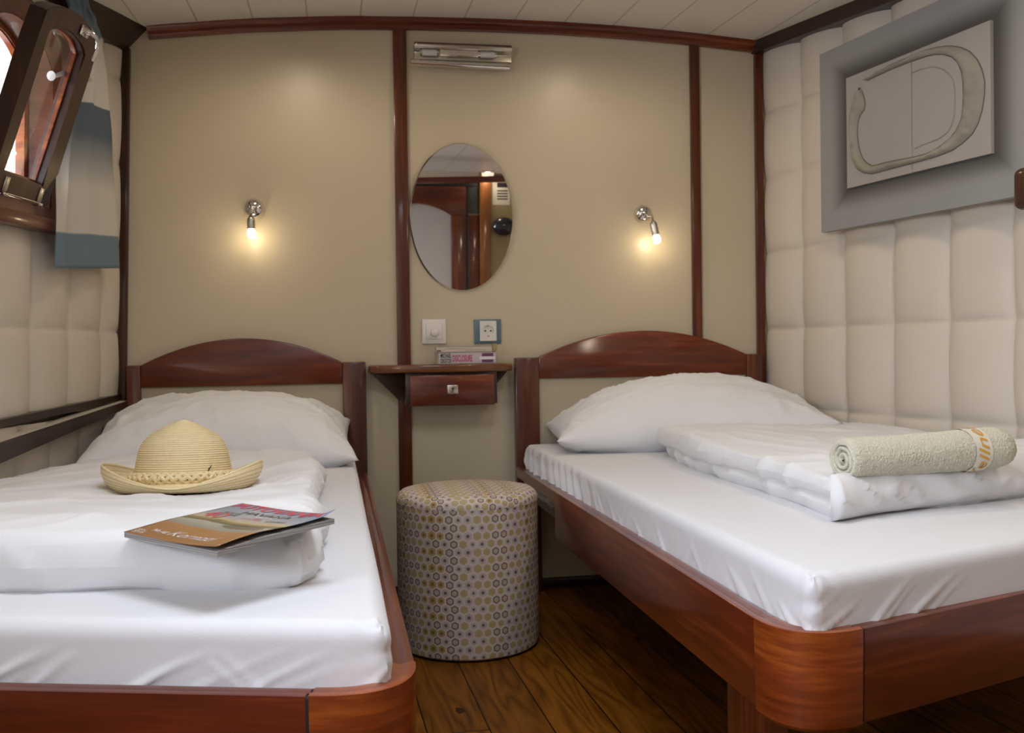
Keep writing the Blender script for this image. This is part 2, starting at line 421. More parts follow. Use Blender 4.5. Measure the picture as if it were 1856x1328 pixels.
def make_hex():
    """small hexagons in rows: filled olive, brown rings and small grey dots, by column"""
    m, nt, b = mat_new('hexagon_print_fabric')
    uv = nd(nt, 'ShaderNodeUVMap'); sp = nd(nt, 'ShaderNodeSeparateXYZ'); L(nt, uv.outputs[0], sp.inputs[0])
    D, H = 0.0250, 0.0430
    def lattice(ox, oy):
        x = math_n(nt, 'DIVIDE', math_n(nt, 'ADD', sp.outputs[0], ox), D); y = math_n(nt, 'DIVIDE', math_n(nt, 'ADD', sp.outputs[1], oy), H)
        ix = math_n(nt, 'FLOOR', x); iy = math_n(nt, 'FLOOR', y)
        lx = math_n(nt, 'MULTIPLY', math_n(nt, 'SUBTRACT', math_n(nt, 'FRACT', x), .5), D); ly = math_n(nt, 'MULTIPLY', math_n(nt, 'SUBTRACT', math_n(nt, 'FRACT', y), .5), H)
        ax = math_n(nt, 'ABSOLUTE', lx); ay = math_n(nt, 'ABSOLUTE', ly)
        hx = math_n(nt, 'MAXIMUM', ax, math_n(nt, 'ADD', math_n(nt, 'MULTIPLY', ax, .5), math_n(nt, 'MULTIPLY', ay, .866)))
        return ix, iy, hx
    ax, ay, ha = lattice(0, 0); bx, by, hb = lattice(D/2, H/2)
    sel = math_n(nt, 'LESS_THAN', hb, ha)
    def pick(a, c): return math_n(nt, 'ADD', math_n(nt, 'MULTIPLY', a, math_n(nt, 'SUBTRACT', 1.0, sel)), math_n(nt, 'MULTIPLY', c, sel))
    h = pick(ha, hb); cid = pick(ax, math_n(nt, 'ADD', bx, 0.5))
    w = nd(nt, 'ShaderNodeTexWhiteNoise', noise_dimensions='1D'); L(nt, math_n(nt, 'MULTIPLY', cid, 3.37), w.inputs['W'])
    w2 = nd(nt, 'ShaderNodeTexWhiteNoise', noise_dimensions='1D'); L(nt, math_n(nt, 'ADD', math_n(nt, 'MULTIPLY', cid, 7.11), 91.3), w2.inputs['W'])
    kind = w.outputs['Value']
    size = math_n(nt, 'ADD', 0.0076, math_n(nt, 'MULTIPLY', w2.outputs['Value'], 0.0038))
    inside = math_n(nt, 'LESS_THAN', h, size)
    core = math_n(nt, 'LESS_THAN', h, math_n(nt, 'MULTIPLY', size, 0.66))
    tiny = math_n(nt, 'LESS_THAN', h, math_n(nt, 'MULTIPLY', size, 0.42))
    base = (0.57, 0.50, 0.475)
    olive = mixc(nt, w2.outputs['Value'], (0.40, 0.305, 0.115), (0.43, 0.355, 0.19))
    col_fill = mixc(nt, inside, base, olive)
    ringc = mixc(nt, inside, base, (0.175, 0.110, 0.085)); col_ring = mixc(nt, core, ringc, (0.42, 0.36, 0.28))
    dotc = mixc(nt, inside, base, (0.46, 0.39, 0.355)); col_dot = mixc(nt, tiny, dotc, (0.15, 0.105, 0.095))
    amb = mixc(nt, inside, base, (0.39, 0.285, 0.10)); col_amb = mixc(nt, tiny, amb, (0.21, 0.115, 0.035))
    c = mixc(nt, math_n(nt, 'GREATER_THAN', kind, .36), col_fill, col_ring)
    c = mixc(nt, math_n(nt, 'GREATER_THAN', kind, .60), c, col_dot)
    c = mixc(nt, math_n(nt, 'GREATER_THAN', kind, .84), c, col_amb)
    L(nt, c, b.inputs['Base Color']); b.inputs['Roughness'].default_value = 0.75
    bump(nt, b, noise_tex(nt, coords(nt), 700, 2), .15, .0005)
    return m
M['hex'] = make_hex()

def make_straw():
    m, nt, b = mat_new('natural_straw')
    v = coords(nt); f = noise_tex(nt, v, 220, 4, .7)
    L(nt, mixc(nt, f, (0.68, 0.53, 0.28), (0.92, 0.80, 0.50)), b.inputs['Base Color'])
    b.inputs['Roughness'].default_value = 0.6
    bump(nt, b, f, .5, .0012)
    return m
M['straw'] = make_straw()
def make_straw_rows():
    m = M['straw'].copy(); m.name = 'stitched_rows_groove_shade'; nt = m.node_tree; b = nt.nodes['Principled BSDF']
    src = b.inputs['Base Color'].links[0].from_socket
    uv = nd(nt, 'ShaderNodeUVMap'); sp = nd(nt, 'ShaderNodeSeparateXYZ'); L(nt, uv.outputs[0], sp.inputs[0])
    g = math_n(nt, 'GREATER_THAN', math_n(nt, 'ABSOLUTE', math_n(nt, 'SUBTRACT', math_n(nt, 'FRACT', sp.outputs[1]), .5)), .41)
    L(nt, mixc(nt, math_n(nt, 'MULTIPLY', g, .65), src, (0.40, 0.29, 0.13)), b.inputs['Base Color'])  # seam lines between rows: groove shade put into the straw colour
    return m
M['straw_rows'] = make_straw_rows()
def make_terry(name, c0, c1, s=1.0):
    m, nt, b = mat_new(name)
    v = coords(nt); f = noise_tex(nt, v, 330, 3, .8)
    L(nt, mixc(nt, f, c0, c1), b.inputs['Base Color'])
    b.inputs['Roughness'].default_value = 0.95; b.inputs['Sheen Weight'].default_value = .4
    bump(nt, b, f, s, .003)
    return m
M['terry'] = make_terry('cream_terry_cloth', (0.58, 0.55, 0.41), (0.82, 0.79, 0.63))
M['towel_band'] = plain('smooth_towel_band', (0.66, 0.62, 0.52), .7)
M['gold'] = plain('gold_embroidery', (0.62, 0.32, 0.03), .5)

def make_curtain():
    """cloth dyed in bands that follow its height"""
    m, nt, b = mat_new('blue_banded_curtain_cloth')
    uv = nd(nt, 'ShaderNodeUVMap'); sp = nd(nt, 'ShaderNodeSeparateXYZ'); L(nt, uv.outputs[0], sp.inputs[0])
    wh = (0.80, 0.77, 0.74)
    c = ramp(nt, sp.outputs[1], [(0.0, (0.19, 0.275, 0.33)), (0.130, (0.19, 0.275, 0.33)), (0.136, wh), (0.387, wh), (0.391, (0.115, 0.165, 0.225)), (0.50, (0.125, 0.175, 0.235)), (0.70, wh), (0.872, wh), (0.876, (0.22, 0.32, 0.40)), (1.0, (0.22, 0.32, 0.40))])
    fine = noise_tex(nt, coords(nt, 'UV', scale=(2, 260, 1)), 1.0, 3)
    L(nt, mixc(nt, math_n(nt, 'MULTIPLY', fine, .16), c, (0.60, 0.62, 0.64)), b.inputs['Base Color'])
    b.inputs['Roughness'].default_value = .85
    tr = nd(nt, 'ShaderNodeBsdfTranslucent'); L(nt, c, tr.inputs[0])
    mx = nd(nt, 'ShaderNodeMixShader'); mx.inputs[0].default_value = .42
    L(nt, b.outputs[0], mx.inputs[1]); L(nt, tr.outputs[0], mx.inputs[2])
    L(nt, mx.outputs[0], nt.nodes['Material Output'].inputs[0])
    return m
M['curtain'] = make_curtain()
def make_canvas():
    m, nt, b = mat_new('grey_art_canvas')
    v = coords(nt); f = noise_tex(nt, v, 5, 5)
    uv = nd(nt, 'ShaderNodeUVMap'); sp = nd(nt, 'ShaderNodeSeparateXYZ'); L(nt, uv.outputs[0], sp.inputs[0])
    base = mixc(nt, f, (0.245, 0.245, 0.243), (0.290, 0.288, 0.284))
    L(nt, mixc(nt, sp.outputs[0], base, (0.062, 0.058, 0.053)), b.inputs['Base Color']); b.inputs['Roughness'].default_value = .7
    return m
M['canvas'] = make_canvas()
M['plaster'] = plain('grey_relief_plaster', (0.330, 0.312, 0.290), .55, noise_amt=.08)
M['plaster_ring'] = plain('stone_relief_band', (0.285, 0.262, 0.215), .6, noise_amt=.4)
M['line'] = plain('dark_relief_outline', (0.11, 0.105, 0.095), .7)

# ------------------------------------------------------------------ hull geometry
def LW(y, z, off=0.0): return Vector((-0.8845 + off + 0.192*y + 0.031*z, y, z))
def RW(y, z, off=0.0): return Vector((1.343 - off - 0.169*y, y, z))
CAMB = [(-1.6, 1.70), (-1.1, 1.815), (-0.743, 1.881), (-0.438, 1.916), (-0.135, 1.938), (0.122, 1.946), (0.35, 1.9505), (0.579, 1.951), (0.82, 1.946), (1.059, 1.935), (1.339, 1.915), (1.7, 1.88), (2.2, 1.82)]
def camber(x):
    for (a, za), (b, zb) in zip(CAMB, CAMB[1:]):
        if x <= b: return za + (zb-za)*(x-a)/(b-a)
    return CAMB[-1][1]
def ceil_z(x, y): return camber(x) + 0.06*max(y, -1.2)
YF = -3.95    # wall behind the camera

# floor
struct(box('floor', -2.0, 2.3, YF-0.1, 0.1, -0.06, 0.0, M['floor']))
# ceiling
vs, fs = [], []
xs = [-1.8+i*0.1 for i in range(42)]; ys = [0.1, -0.3, -0.6, -0.9, -1.2, -1.95, -2.5, -3.0, YF-0.1]
ADDED_HATCH = (-0.3, 0.3, -2.5, -1.95)
for y in ys:
    for x in xs: vs.append((x, y, ceil_z(x, y)))
nx = len(xs)
for j in range(len(ys)-1):
    for i in range(nx-1):
        if ADDED_HATCH[0]-.01 < xs[i] and xs[i+1] < ADDED_HATCH[1]+.01 and ADDED_HATCH[2]-.01 < ys[j+1] and ys[j] < ADDED_HATCH[3]+.01: continue
        fs.append((j*nx+i, j*nx+i+1, (j+1)*nx+i+1, (j+1)*nx+i))
n0 = len(vs); vs += [(x, y, z+0.05) for x, y, z in vs]; fs += [tuple(n0+i for i in f[::-1]) for f in fs]
struct(new_mesh('ceiling', vs, fs, M['ceiling'], smooth=True))
hf = thing('added_hatch', (0.0, -2.22, 1.87), 'added square hatch in the ceiling for fill light, unseen', 'window'); struct(hf)  # hatch added for cool light from above, out of view
for a, b, c, d in ((-0.34, -0.30, -2.54, -1.91), (0.30, 0.34, -2.54, -1.91), (-0.30, 0.30, -2.54, -2.50), (-0.30, 0.30, -1.95, -1.91)):
    box('added_hatch_frame', a, b, c, d, 1.868, 1.94, M['wood_h'], hf, .004)
# back wall
struct(box('wall_back', -1.0, 1.50, 0.0, 0.06, 0.0, 1.97, M['wall']))
# front wall behind the camera
struct(box('wall_front', -1.9, 2.3, YF-0.06, YF, 0.0, 2.0, M['wall']))

# padded side walls
def tuft(a, b, ga, gb, amp):
    """a,b coordinates; ga, gb sorted groove positions; pillow height"""
    def f(t, g):
        for p, q in zip(g, g[1:]):
            if p <= t <= q: return (t-p)/(q-p), q-p
        return 0.0, 1
    u, _ = f(a, ga); v, _ = f(b, gb)
    hu = (4*u*(1-u))**0.46 if 0 < u < 1 else 0.0
    hv = (4*v*(1-v))**0.35 if 0 < v < 1 else 0.0
    return amp*hu*(0.55+0.45*hv)
def padded(name, P, y_grooves, z_grooves, y0, y1, z0, z1, amp, hole=None, ny=10, nz=10, base=0.0):
    def fill(g, lo, hi, n):
        g2 = sorted(set([lo, hi] + [q for q in g if lo < q < hi])); out = []
        for p, q in zip(g2, g2[1:]):
            for k in range(n):
                t = k/n; t = 0.5-0.5*cos(pi*t); out.append(p+(q-p)*t)
        return out + [g2[-1]]
    ex_y = [hole[0], hole[1]] if hole else []; ex_z = [hole[2], hole[3]] if hole else []
    Y = fill(y_grooves, y0, y1, ny); Z = fill(z_grooves, z0, z1, nz)
    Y = sorted(set(Y + ex_y)); Z = sorted(set(Z + ex_z))
    vs, fs, idx = [], [], {}
    for j, z in enumerate(Z):
        for i, y in enumerate(Y):
            wob = 0.006*N3((y*9, z*9, 1), (1, 1, 1), 3.1)
            vs.append(P(y, z, base + tuft(y + wob, z + wob*.6, y_grooves, z_grooves, amp)))
    n = len(Y)
    for j in range(len(Z)-1):
        for i in range(n-1):
            cy, cz = (Y[i]+Y[i+1])/2, (Z[j]+Z[j+1])/2
            if hole and hole[0] < cy < hole[1] and hole[2] < cz < hole[3]: continue
            fs.append((j*n+i, j*n+i+1, (j+1)*n+i+1, (j+1)*n+i))
    o = new_mesh(name, vs, fs, M['leather'], smooth=True)
    return struct(o)
yg = [0.02+(-0.008)-0.2155*k + 0.0 for k in range(-1, 20)][::-1]
yg = [q for q in yg]
zg = [-0.2, 0.07, 0.34, 0.611, 0.886, 1.158, 1.420, 1.660, 1.93, 2.2]
padded('wall_right', RW, yg, zg, YF, 0.0, 0.0, 1.97, 0.046, base=-0.034)
# plain hull skin behind the padding
def skin(name, P, y0, y1, z0, z1, off, hole=None):
    Y = sorted(set([y0, y1] + ([q for h in hole for q in h[:2]] if hole else []))); Z = sorted(set([z0, z1] + ([q for h in hole for q in h[2:]] if hole else [])))
    bm = bmesh.new()
    for a, b in zip(Y, Y[1:]):
        for c, d in zip(Z, Z[1:]):
            cy, cz = (a+b)/2, (c+d)/2
            if hole and any(h[0] < cy < h[1] and h[2] < cz < h[3] for h in hole): continue
            q = [P(a, c, off), P(b, c, off), P(b, d, off), P(a, d, off)]
            bm.faces.new([bm.verts.new(v) for v in q])
    bmesh.ops.remove_doubles(bm, verts=bm.verts, dist=1e-5)
    bm2 = bm
    ret = bmesh.ops.solidify(bm2, geom=bm2.faces[:], thickness=0.03)
    return struct(bm_obj(name, bm2, M['wall']))
skin('wall_right_backing', RW, YF-0.05, 0.06, 0.0, 2.0, -0.070)
WH = (-0.845, -0.50, 1.215, 1.715)          # fore window hole in the hull (y0,y1,z0,z1)
WH2 = (-3.80, -3.05, 1.05, 1.78)            # added aft opening that lets the fill light in, out of view
skin('wall_left_backing', LW, YF-0.05, 0.06, 0.0, 2.0, -0.06, hole=[WH, WH2])
ygl = [-0.104+0.2115*k for k in range(-20, 3)]
zgl = [0.41, 0.66, 0.902, 1.17, 1.44, 1.71, 1.98]
padded('wall_left', LW, ygl, zgl, -2.2, -0.002, 0.665, 1.82, 0.032, hole=(-0.87, -0.48, 1.19, 1.74), base=-0.026)
ygl2 = [-0.267+0.172*k for k in range(-20, 3)]
padded('wall_left_lower', LW, ygl2, [0.0, 0.9], -2.6, -0.01, 0.30, 0.65, 0.016, base=-0.010)

# ------------------------------------------------------------------ trims
tn = [0]
def trim(o):
    tn[0] += 1; o.name = 'trim_%d' % tn[0]; return struct(o)
# cornice along the back wall (two stepped beads)
px = [(-0.79+i*0.07) for i in range(32)]
def cornice_path(x0, x1, dz): return [(x, -0.001, camber(x)+dz) for x in [x0+(x1-x0)*i/36 for i in range(37)]]
trim(sweep('t', cornice_path(-0.75, 1.34, -0.019), [(0.0, -0.020), (0.012, -0.020), (0.016, -0.015), (0.016, -0.004), (0.026, 0.0), (0.030, 0.006), (0.030, 0.022), (0.0, 0.022)], M['wood_h']))
# cornice along the right wall
trim(sweep('t', [RW(y, ceil_z(1.343-0.169*y, y)-0.020, 0.0) for y in [0.0, -0.4, -0.8, -1.2, -2.0, -3.0, YF]], [(0.035, -0.022), (-0.028, -0.022), (-0.034, -0.012), (-0.034, 0.024), (0.035, 0.024)][::-1], M['wood_dark']))
# upright battens on the back wall
trim(box('t', 0.0295, 0.0745, -0.014, 0.0, 0.0, 1.93, M['wood_v'], bev=.003, xf=lambda c: Vector((c.x + 0.002*(c.z-1.1), c.y, c.z))))
trim(box('t', 1.0745, 1.1095, -0.014, 0.0, 0.0, 1.93, M['wood_v'], bev=.003))
trim(box('t', 1.316, 1.346, -0.018, 0.0, 0.0, 1.90, M['wood_v'], bev=.004))
trim(box('t', -0.013, 0.013, -0.020, 0.0, 0.40, 1.81, M['wood_darkv'], bev=.004, xf=lambda c: Vector((c.x-0.8175-0.031*(1.79-c.z), c.y, c.z))))
# dark cove plank between hull side and ceiling on the left
def cove():
    A = [Vector((-0.745+0.192*y, y, 1.884+0.045*y)) for y in (0, -0.6, -1.2, -2.4, YF)]
    B = [Vector((-0.823+0.192*y, y, 1.800+0.030*y)) for y in (0, -0.6, -1.2, -2.4, YF)]
    vs = []; fs = []
    for a, b in zip(A, B): vs += [a, b, b+Vector((-0.10, 0, 0.0)), a+Vector((-0.12, 0, 0.06))]
    for i in range(len(A)-1):
        for k in range(4): fs.append((i*4+k, i*4+(k+1) % 4, (i+1)*4+(k+1) % 4, (i+1)*4+k))
    fs += [(0, 1, 2, 3), tuple(4*(len(A)-1)+k for k in (3, 2, 1, 0))]
    return new_mesh('t', vs, fs, M['wood_dark'])
trim(cove())
# bottom frame strip of the padded hull panel
trim(sweep('t', [LW(-0.002, 0.694, 0.0), LW(-0.70, 0.664, 0.0), LW(-2.2, 0.600, 0.0)], [(0.030, -0.010), (-0.016, -0.010), (-0.016, 0.010), (0.030, 0.010)][::-1], M['wood_dark']))
# sheer ledge with a dark front face and a pale top
def ledge():
    ys = [-0.03, -0.4, -0.8, -1.4, -2.2]
    def zt(y): return 0.6855+0.0835*y
    def th(y): return 0.018+0.0385*(-y) if y > -0.8 else 0.049
    top = []; vs = []; fs = []
    for y in ys:
        vs += [LW(y, zt(y), 0.045), LW(y, zt(y)-th(y), 0.045), LW(y, zt(y)-th(y), 0.0), LW(y, zt(y), 0.0)]
    for i in range(len(ys)-1):
        for k in range(4): fs.append((i*4+k, i*4+(k+1) % 4, (i+1)*4+(k+1) % 4, (i+1)*4+k))
    fs += [(0, 1, 2, 3), (16, 19, 18, 17)]
    o = new_mesh('t', vs, fs, M['wood_dark']); trim(o)
    vs = []; fs = []
    for y in ys:
        vs += [LW(y, zt(y)+0.0012, 0.036), LW(y, zt(y)-0.004, 0.036), LW(y, zt(y)-0.004, -0.002), LW(y, zt(y)+0.0012, -0.002)]
    for i in range(len(ys)-1):
        for k in range(4): fs.append((i*4+k, i*4+(k+1) % 4, (i+1)*4+(k+1) % 4, (i+1)*4+k))
    fs += [(0, 1, 2, 3), (16, 19, 18, 17)]
    trim(new_mesh('t', vs, fs, M['leather']))
ledge()
struct(box('baseboard_back', -0.9, 1.34, -0.014, 0.0, 0.0, 0.035, M['wood_dark'], bev=.003))
# beam across the ceiling, aft of the camera (seen in the mirror)
trim(box('t', -1.3, 1.75, -3.32, -3.25, -0.035, 0.002, M['wood_h'], bev=.003, xf=lambda c: Vector((c.x, c.y, c.z+ceil_z(c.x, c.y)-.002))) )

# ------------------------------------------------------------------ fore window with its tilted sash
def arch_loop(y0, y1, z0, zs, zc, n=14):
    """closed loop: bottom-left, bottom-right, then arch from right to left"""
    pts = []
    m = 6
    for k in range(m): pts.append((y0+(y1-y0)*k/m, z0))
    for k in range(m): pts.append((y1, z0+(zs-z0)*k/m))
    for k in range(n):
        t = k/n; y = y1+(y0-y1)*t; pts.append((y, zs+(zc-zs)*(1-(2*t-1)**2)**0.8))
    for k in range(m): pts.append((y0, zs+(z0-zs)*k/m))
    return pts
def ring(name, inner, outer, P, o0, o1, mat, parent, bev=0.003):
    n = len(inner); bm = bmesh.new()
    rows = [[bm.verts.new(P(a, b, o)) for a, b in loop] for loop, o in ((outer, o0), (outer, o1), (inner, o1), (inner, o0))]
    for r in range(4):
        A, B = rows[r], rows[(r+1) % 4]
        for i in range(n): bm.faces.new((A[i], A[(i+1) % n], B[(i+1) % n], B[i]))
    if bev:
        es = [e for r in rows for e in (bm.edges.get((r[i], r[(i+1) % n])) for i in range(n)) if e]
        bmesh.ops.bevel(bm, geom=es, offset=bev, segments=2, affect='EDGES')
    return bm_obj(name, bm, mat, parent, True, 35)
win = thing('window_1', LW(-0.67, 1.2), 'arched wooden cabin window with its sash tilted open into the cabin, beside the blue curtain', 'window'); struct(win)
ring('window_frame', arch_loop(-0.830, -0.505, 1.225, 1.600, 1.680), arch_loop(-0.895, -0.455, 1.162, 1.655, 1.755), LW, -0.060, 0.022, M['wood_win'], win, .005)
ring('window_stop', arch_loop(-0.812, -0.523, 1.243, 1.590, 1.660), arch_loop(-0.832, -0.503, 1.223, 1.601, 1.682), LW, -0.062, -0.040, M['wood_red'], win, .004)
prism('window_sill', [(-0.93, 1.160), (-0.448, 1.160), (-0.448, 1.196), (-0.93, 1.196)], 'x', 0.0, 0.040, M['wood_h'], win, .006, xf=lambda c: LW(c.y, c.z+0.02*(c.y+.455), c.x))
SB = Vector((-0.924, -0.53, 1.225)); SH = Vector((0.189, 0.982, 0.0)); SU = Vector((0.325, -0.062, 0.944)); SN = Vector((0.927, -0.178, -0.331))
SH.normalize(); SU.normalize(); SN = SH.cross(SU).normalized()
if SN.x < 0: SN = -SN
def SP(s, t, o=0.0): return SB + SH*s + SU*t + SN*o
sash = ring('sash', arch_loop(-0.243, -0.056, 0.052, 0.405, 0.434), arch_loop(-0.285, 0.0, 0.0, 0.448, 0.487), SP, -0.044, 0.0, M['wood_darkv'], win, .004)
gl = arch_loop(-0.247, -0.052, 0.048, 0.407, 0.437)
def slab(name, loop, P, o0, o1, mat, parent):
    bm = bmesh.new(); A = [bm.verts.new(P(a, b, o0)) for a, b in loop]; B = [bm.verts.new(P(a, b, o1)) for a, b in loop]; n = len(loop)
    bm.faces.new(A); bm.faces.new(B[::-1])
    for i in range(n): bm.faces.new((A[i], A[(i+1) % n], B[(i+1) % n], B[i]))
    return bm_obj(name, bm, mat, parent)
slab('pane', gl, SP, -0.036, -0.032, M['glass'], sash)
ring('glazing_bead', arch_loop(-0.238, -0.061, 0.057, 0.401, 0.429), arch_loop(-0.2435, -0.0555, 0.0515, 0.4055, 0.4345), SP, -0.030, -0.020, M['wood_red'], sash, .001)
# handle on the top rail
hx, ht = -0.100, 0.458
bm = bmesh.new(); add_box(bm, hx-0.020, hx+0.020, ht-0.015, ht+0.012, 0.0005, 0.008, .003, xf=lambda c: SP(c.x, c.y, c.z))
hp = bm_obj('handle_plate', bm, M['chrome'], sash, True)
tube('handle_lever', [SP(hx+0.005, ht, 0.005), SP(hx+0.006, ht, 0.022), SP(hx+0.016, ht-0.003, 0.027), SP(hx+0.034, ht-0.012, 0.027), SP(hx+0.041, ht-0.030, 0.027), SP(hx+0.038, ht-0.062, 0.026)], .006, M['chrome'], sash, 10, radii=[.007, .007, .0065, .006, .0055, .005])
for s in (-0.225, -0.055):
    bm = bmesh.new(); add_box(bm, s-0.010, s+0.010, 0.006, 0.044, 0.0, 0.004, .0015, xf=lambda c: SP(c.x, c.y, c.z))
    add_box(bm, s-0.010, s+0.010, -0.004, 0.006, 0.0, 0.012, .003, xf=lambda c: SP(c.x, c.y, c.z))
    bm_obj('hinge', bm, M['nickel'], sash, True)
tube('hinge_rod', [SP(-0.225, 0.004, 0.010), SP(-0.055, 0.004, 0.010)], .0022, M['nickel'], sash, 8)
bm = bmesh.new(); tri = [(-0.004, 0.345), (0.034, 0.360), (-0.004, 0.375)]
A = [bm.verts.new(SP(a, b, -0.006)) for a, b in tri]; B = [bm.verts.new(SP(a, b, -0.012)) for a, b in tri]
bm.faces.new(A); bm.faces.new(B[::-1])
for i in range(3): bm.faces.new((A[i], A[(i+1) % 3], B[(i+1) % 3], B[i]))
bm_obj('catch', bm, M['nickel'], sash)
YA, YB = (-0.660, 1.539), (-0.555, 1.585)
tube('window_stay', [LW(YA[0], YA[1], 0.09), LW(YA[0]+.014, YA[1]+.0025, 0.09), LW(YB[0], YB[1], 0.09)], .006, M['white_plastic'], sash, 10, radii=[.013, .0055, .0055])

# ------------------------------------------------------------------ curtain
CT = [(1.813, -0.495, -0.360), (1.793, -0.472, -0.324), (1.776, -0.468, -0.313), (1.744, -0.458, -0.279), (1.703, -0.455, -0.260), (1.652, -0.458, -0.232), (1.598, -0.464, -0.227), (1.544, -0.479, -0.218), (1.449, -0.502, -0.203), (1.352, -0.537, -0.193), (1.290, -0.542, -0.180), (1.173, -0.545, -0.168), (1.079, -0.547, -0.158)]
CT = [(1.845, -0.478, -0.388)] + CT
def curtain():
    nu, nv = 90, 70; vs = []; uv = []
    for j in range(nv+1):
        t = j/nv; z = CT[0][0]+(CT[-1][0]-CT[0][0])*t
        for (z0, a0, b0), (z1, a1, b1) in zip(CT, CT[1:]):
            if z <= z0+1e-6 and z >= z1-1e-6:
                k = (z0-z)/(z0-z1); ya = a0+(a1-a0)*k; yb = b0+(b1-b0)*k + .035*t; break
        wd = yb-ya; amp = 0.010 + 0.012*max(0, 1-t*1.6) if t < .6 else 0.010
        for i in range(nu+1):
            u = i/nu
            ph = u*pi*(5.2) + 0.5*sin(3*t) + 0.9*N3((u*2, t*3, 0), (1, 1, 1), 2.0)
            off = 0.050 + amp*sin(ph)*(0.6+.4*sin(2*pi*u)) + 0.004*N3((u*7, t*5, 0), (1, 1, 1), 9.0)
            zz = z + 0.036*(u-0.5)*min(1, .4+t) - 0.004*sin(u*9)*(1-t)
            if t < .16:
                zz += 0.010*N3((u*14, t*20, 0), (1, 1, 1), 4.0); off += 0.010*N3((u*12, t*26, 0), (1, 1, 1), 6.0)
            vs.append(LW(ya+wd*u, zz, off)); uv.append((u, t))
    fs = [(j*(nu+1)+i, j*(nu+1)+i+1, (j+1)*(nu+1)+i+1, (j+1)*(nu+1)+i) for j in range(nv) for i in range(nu)]
    o = new_mesh('curtain', vs, fs, M['curtain'], smooth=True, uvs=uv)
    sm = o.modifiers.new('thickness', 'SOLIDIFY'); sm.thickness = 0.0016
    # stitched hem
    hv = [LW(-0.545+0.385*k/20, 1.0985+0.036*(k/20-0.5), 0.066) for k in range(21)]
    return o
tag(curtain(), 'blue and white banded cloth curtain hanging at the cabin window, gathered at its top', 'curtain')

# ------------------------------------------------------------------ mirror, vanity light, sconces, switches
mt = radians(2.0)
def oval(rx, rz, n=96): return [(rx*cos(2*pi*k/n), rz*sin(2*pi*k/n)) for k in range(n)]
def mirror():
    th = thing('wall_mirror', (0.2545, -0.004, 1.028), 'frameless oval mirror on the cream wall between the two sconces', 'mirror')
    C = Vector((0.2545, -0.0165, 1.279))
    def P(a, b, o): return C + Vector((a, 0, 0)) + Vector((0, -sin(mt), cos(mt)))*b + Vector((0, -cos(mt), -sin(mt)))*o
    lp = oval(0.1735, 0.2465)
    slab('mirror_glass', lp, P, -0.004, 0.0, M['mirror'], th)
    o1 = oval(0.1775, 0.2505)
    bm = bmesh.new(); n = len(lp)
    A = [bm.verts.new(P(a, b, 0.0)) for a, b in lp]; B = [bm.verts.new(P(a, b, -0.0045)) for a, b in o1]; Cc = [bm.verts.new(P(a, b, -0.006)) for a, b in o1]
    for X, Y in ((A, B), (B, Cc)):
        for i in range(n): bm.faces.new((X[i], X[(i+1) % n], Y[(i+1) % n], Y[i]))
    bm.faces.new(Cc)
    bm_obj('bevelled_edge', bm, M['chrome'], th)
    return th
mirror()
def vanity():
    th = thing('vanity_light', (0.26, -0.0, 1.78), 'unlit chrome bar light with two glass lamps above the oval mirror', 'wall light')
    prism('housing', [(-0.001, 1.803), (-0.001, 1.858), (-0.040, 1.858), (-0.052, 1.846), (-0.048, 1.836), (-0.030, 1.826), (-0.034, 1.803)], 'x', 0.100, 0.430, M['nickel'], th, .0015)
    box('reflector_strip', 0.185, 0.315, -0.0455, -0.036, 1.812, 1.834, M['chrome'], th, .002)
    tube('rail', [(0.088, -0.036, 1.790), (0.421, -0.036, 1.786)], .0115, M['chrome'], th, 20)
    glow = plain('frosted_lamp_glass', (0.62, .60, .57), .2)
    for x in (0.150, 0.345):
        lb = tube('lamp_glass', [(x-0.024, -0.044, 1.822), (x+0.024, -0.044, 1.822)], .0105, glow, th, 16)
        for s in (-1, 1): tube('lamp_cap', [(x+s*0.024, -0.044, 1.822), (x+s*0.032, -0.044, 1.822)], .0085, M['chrome'], lb, 14)
    for x, z in ((0.107, 1.848), (0.103, 1.808), (0.090, 1.790)):
        sphere('screw', (x, -0.050 if z > 1.8 else -0.048, z), .004, M['chrome'], th, 10)
vanity()
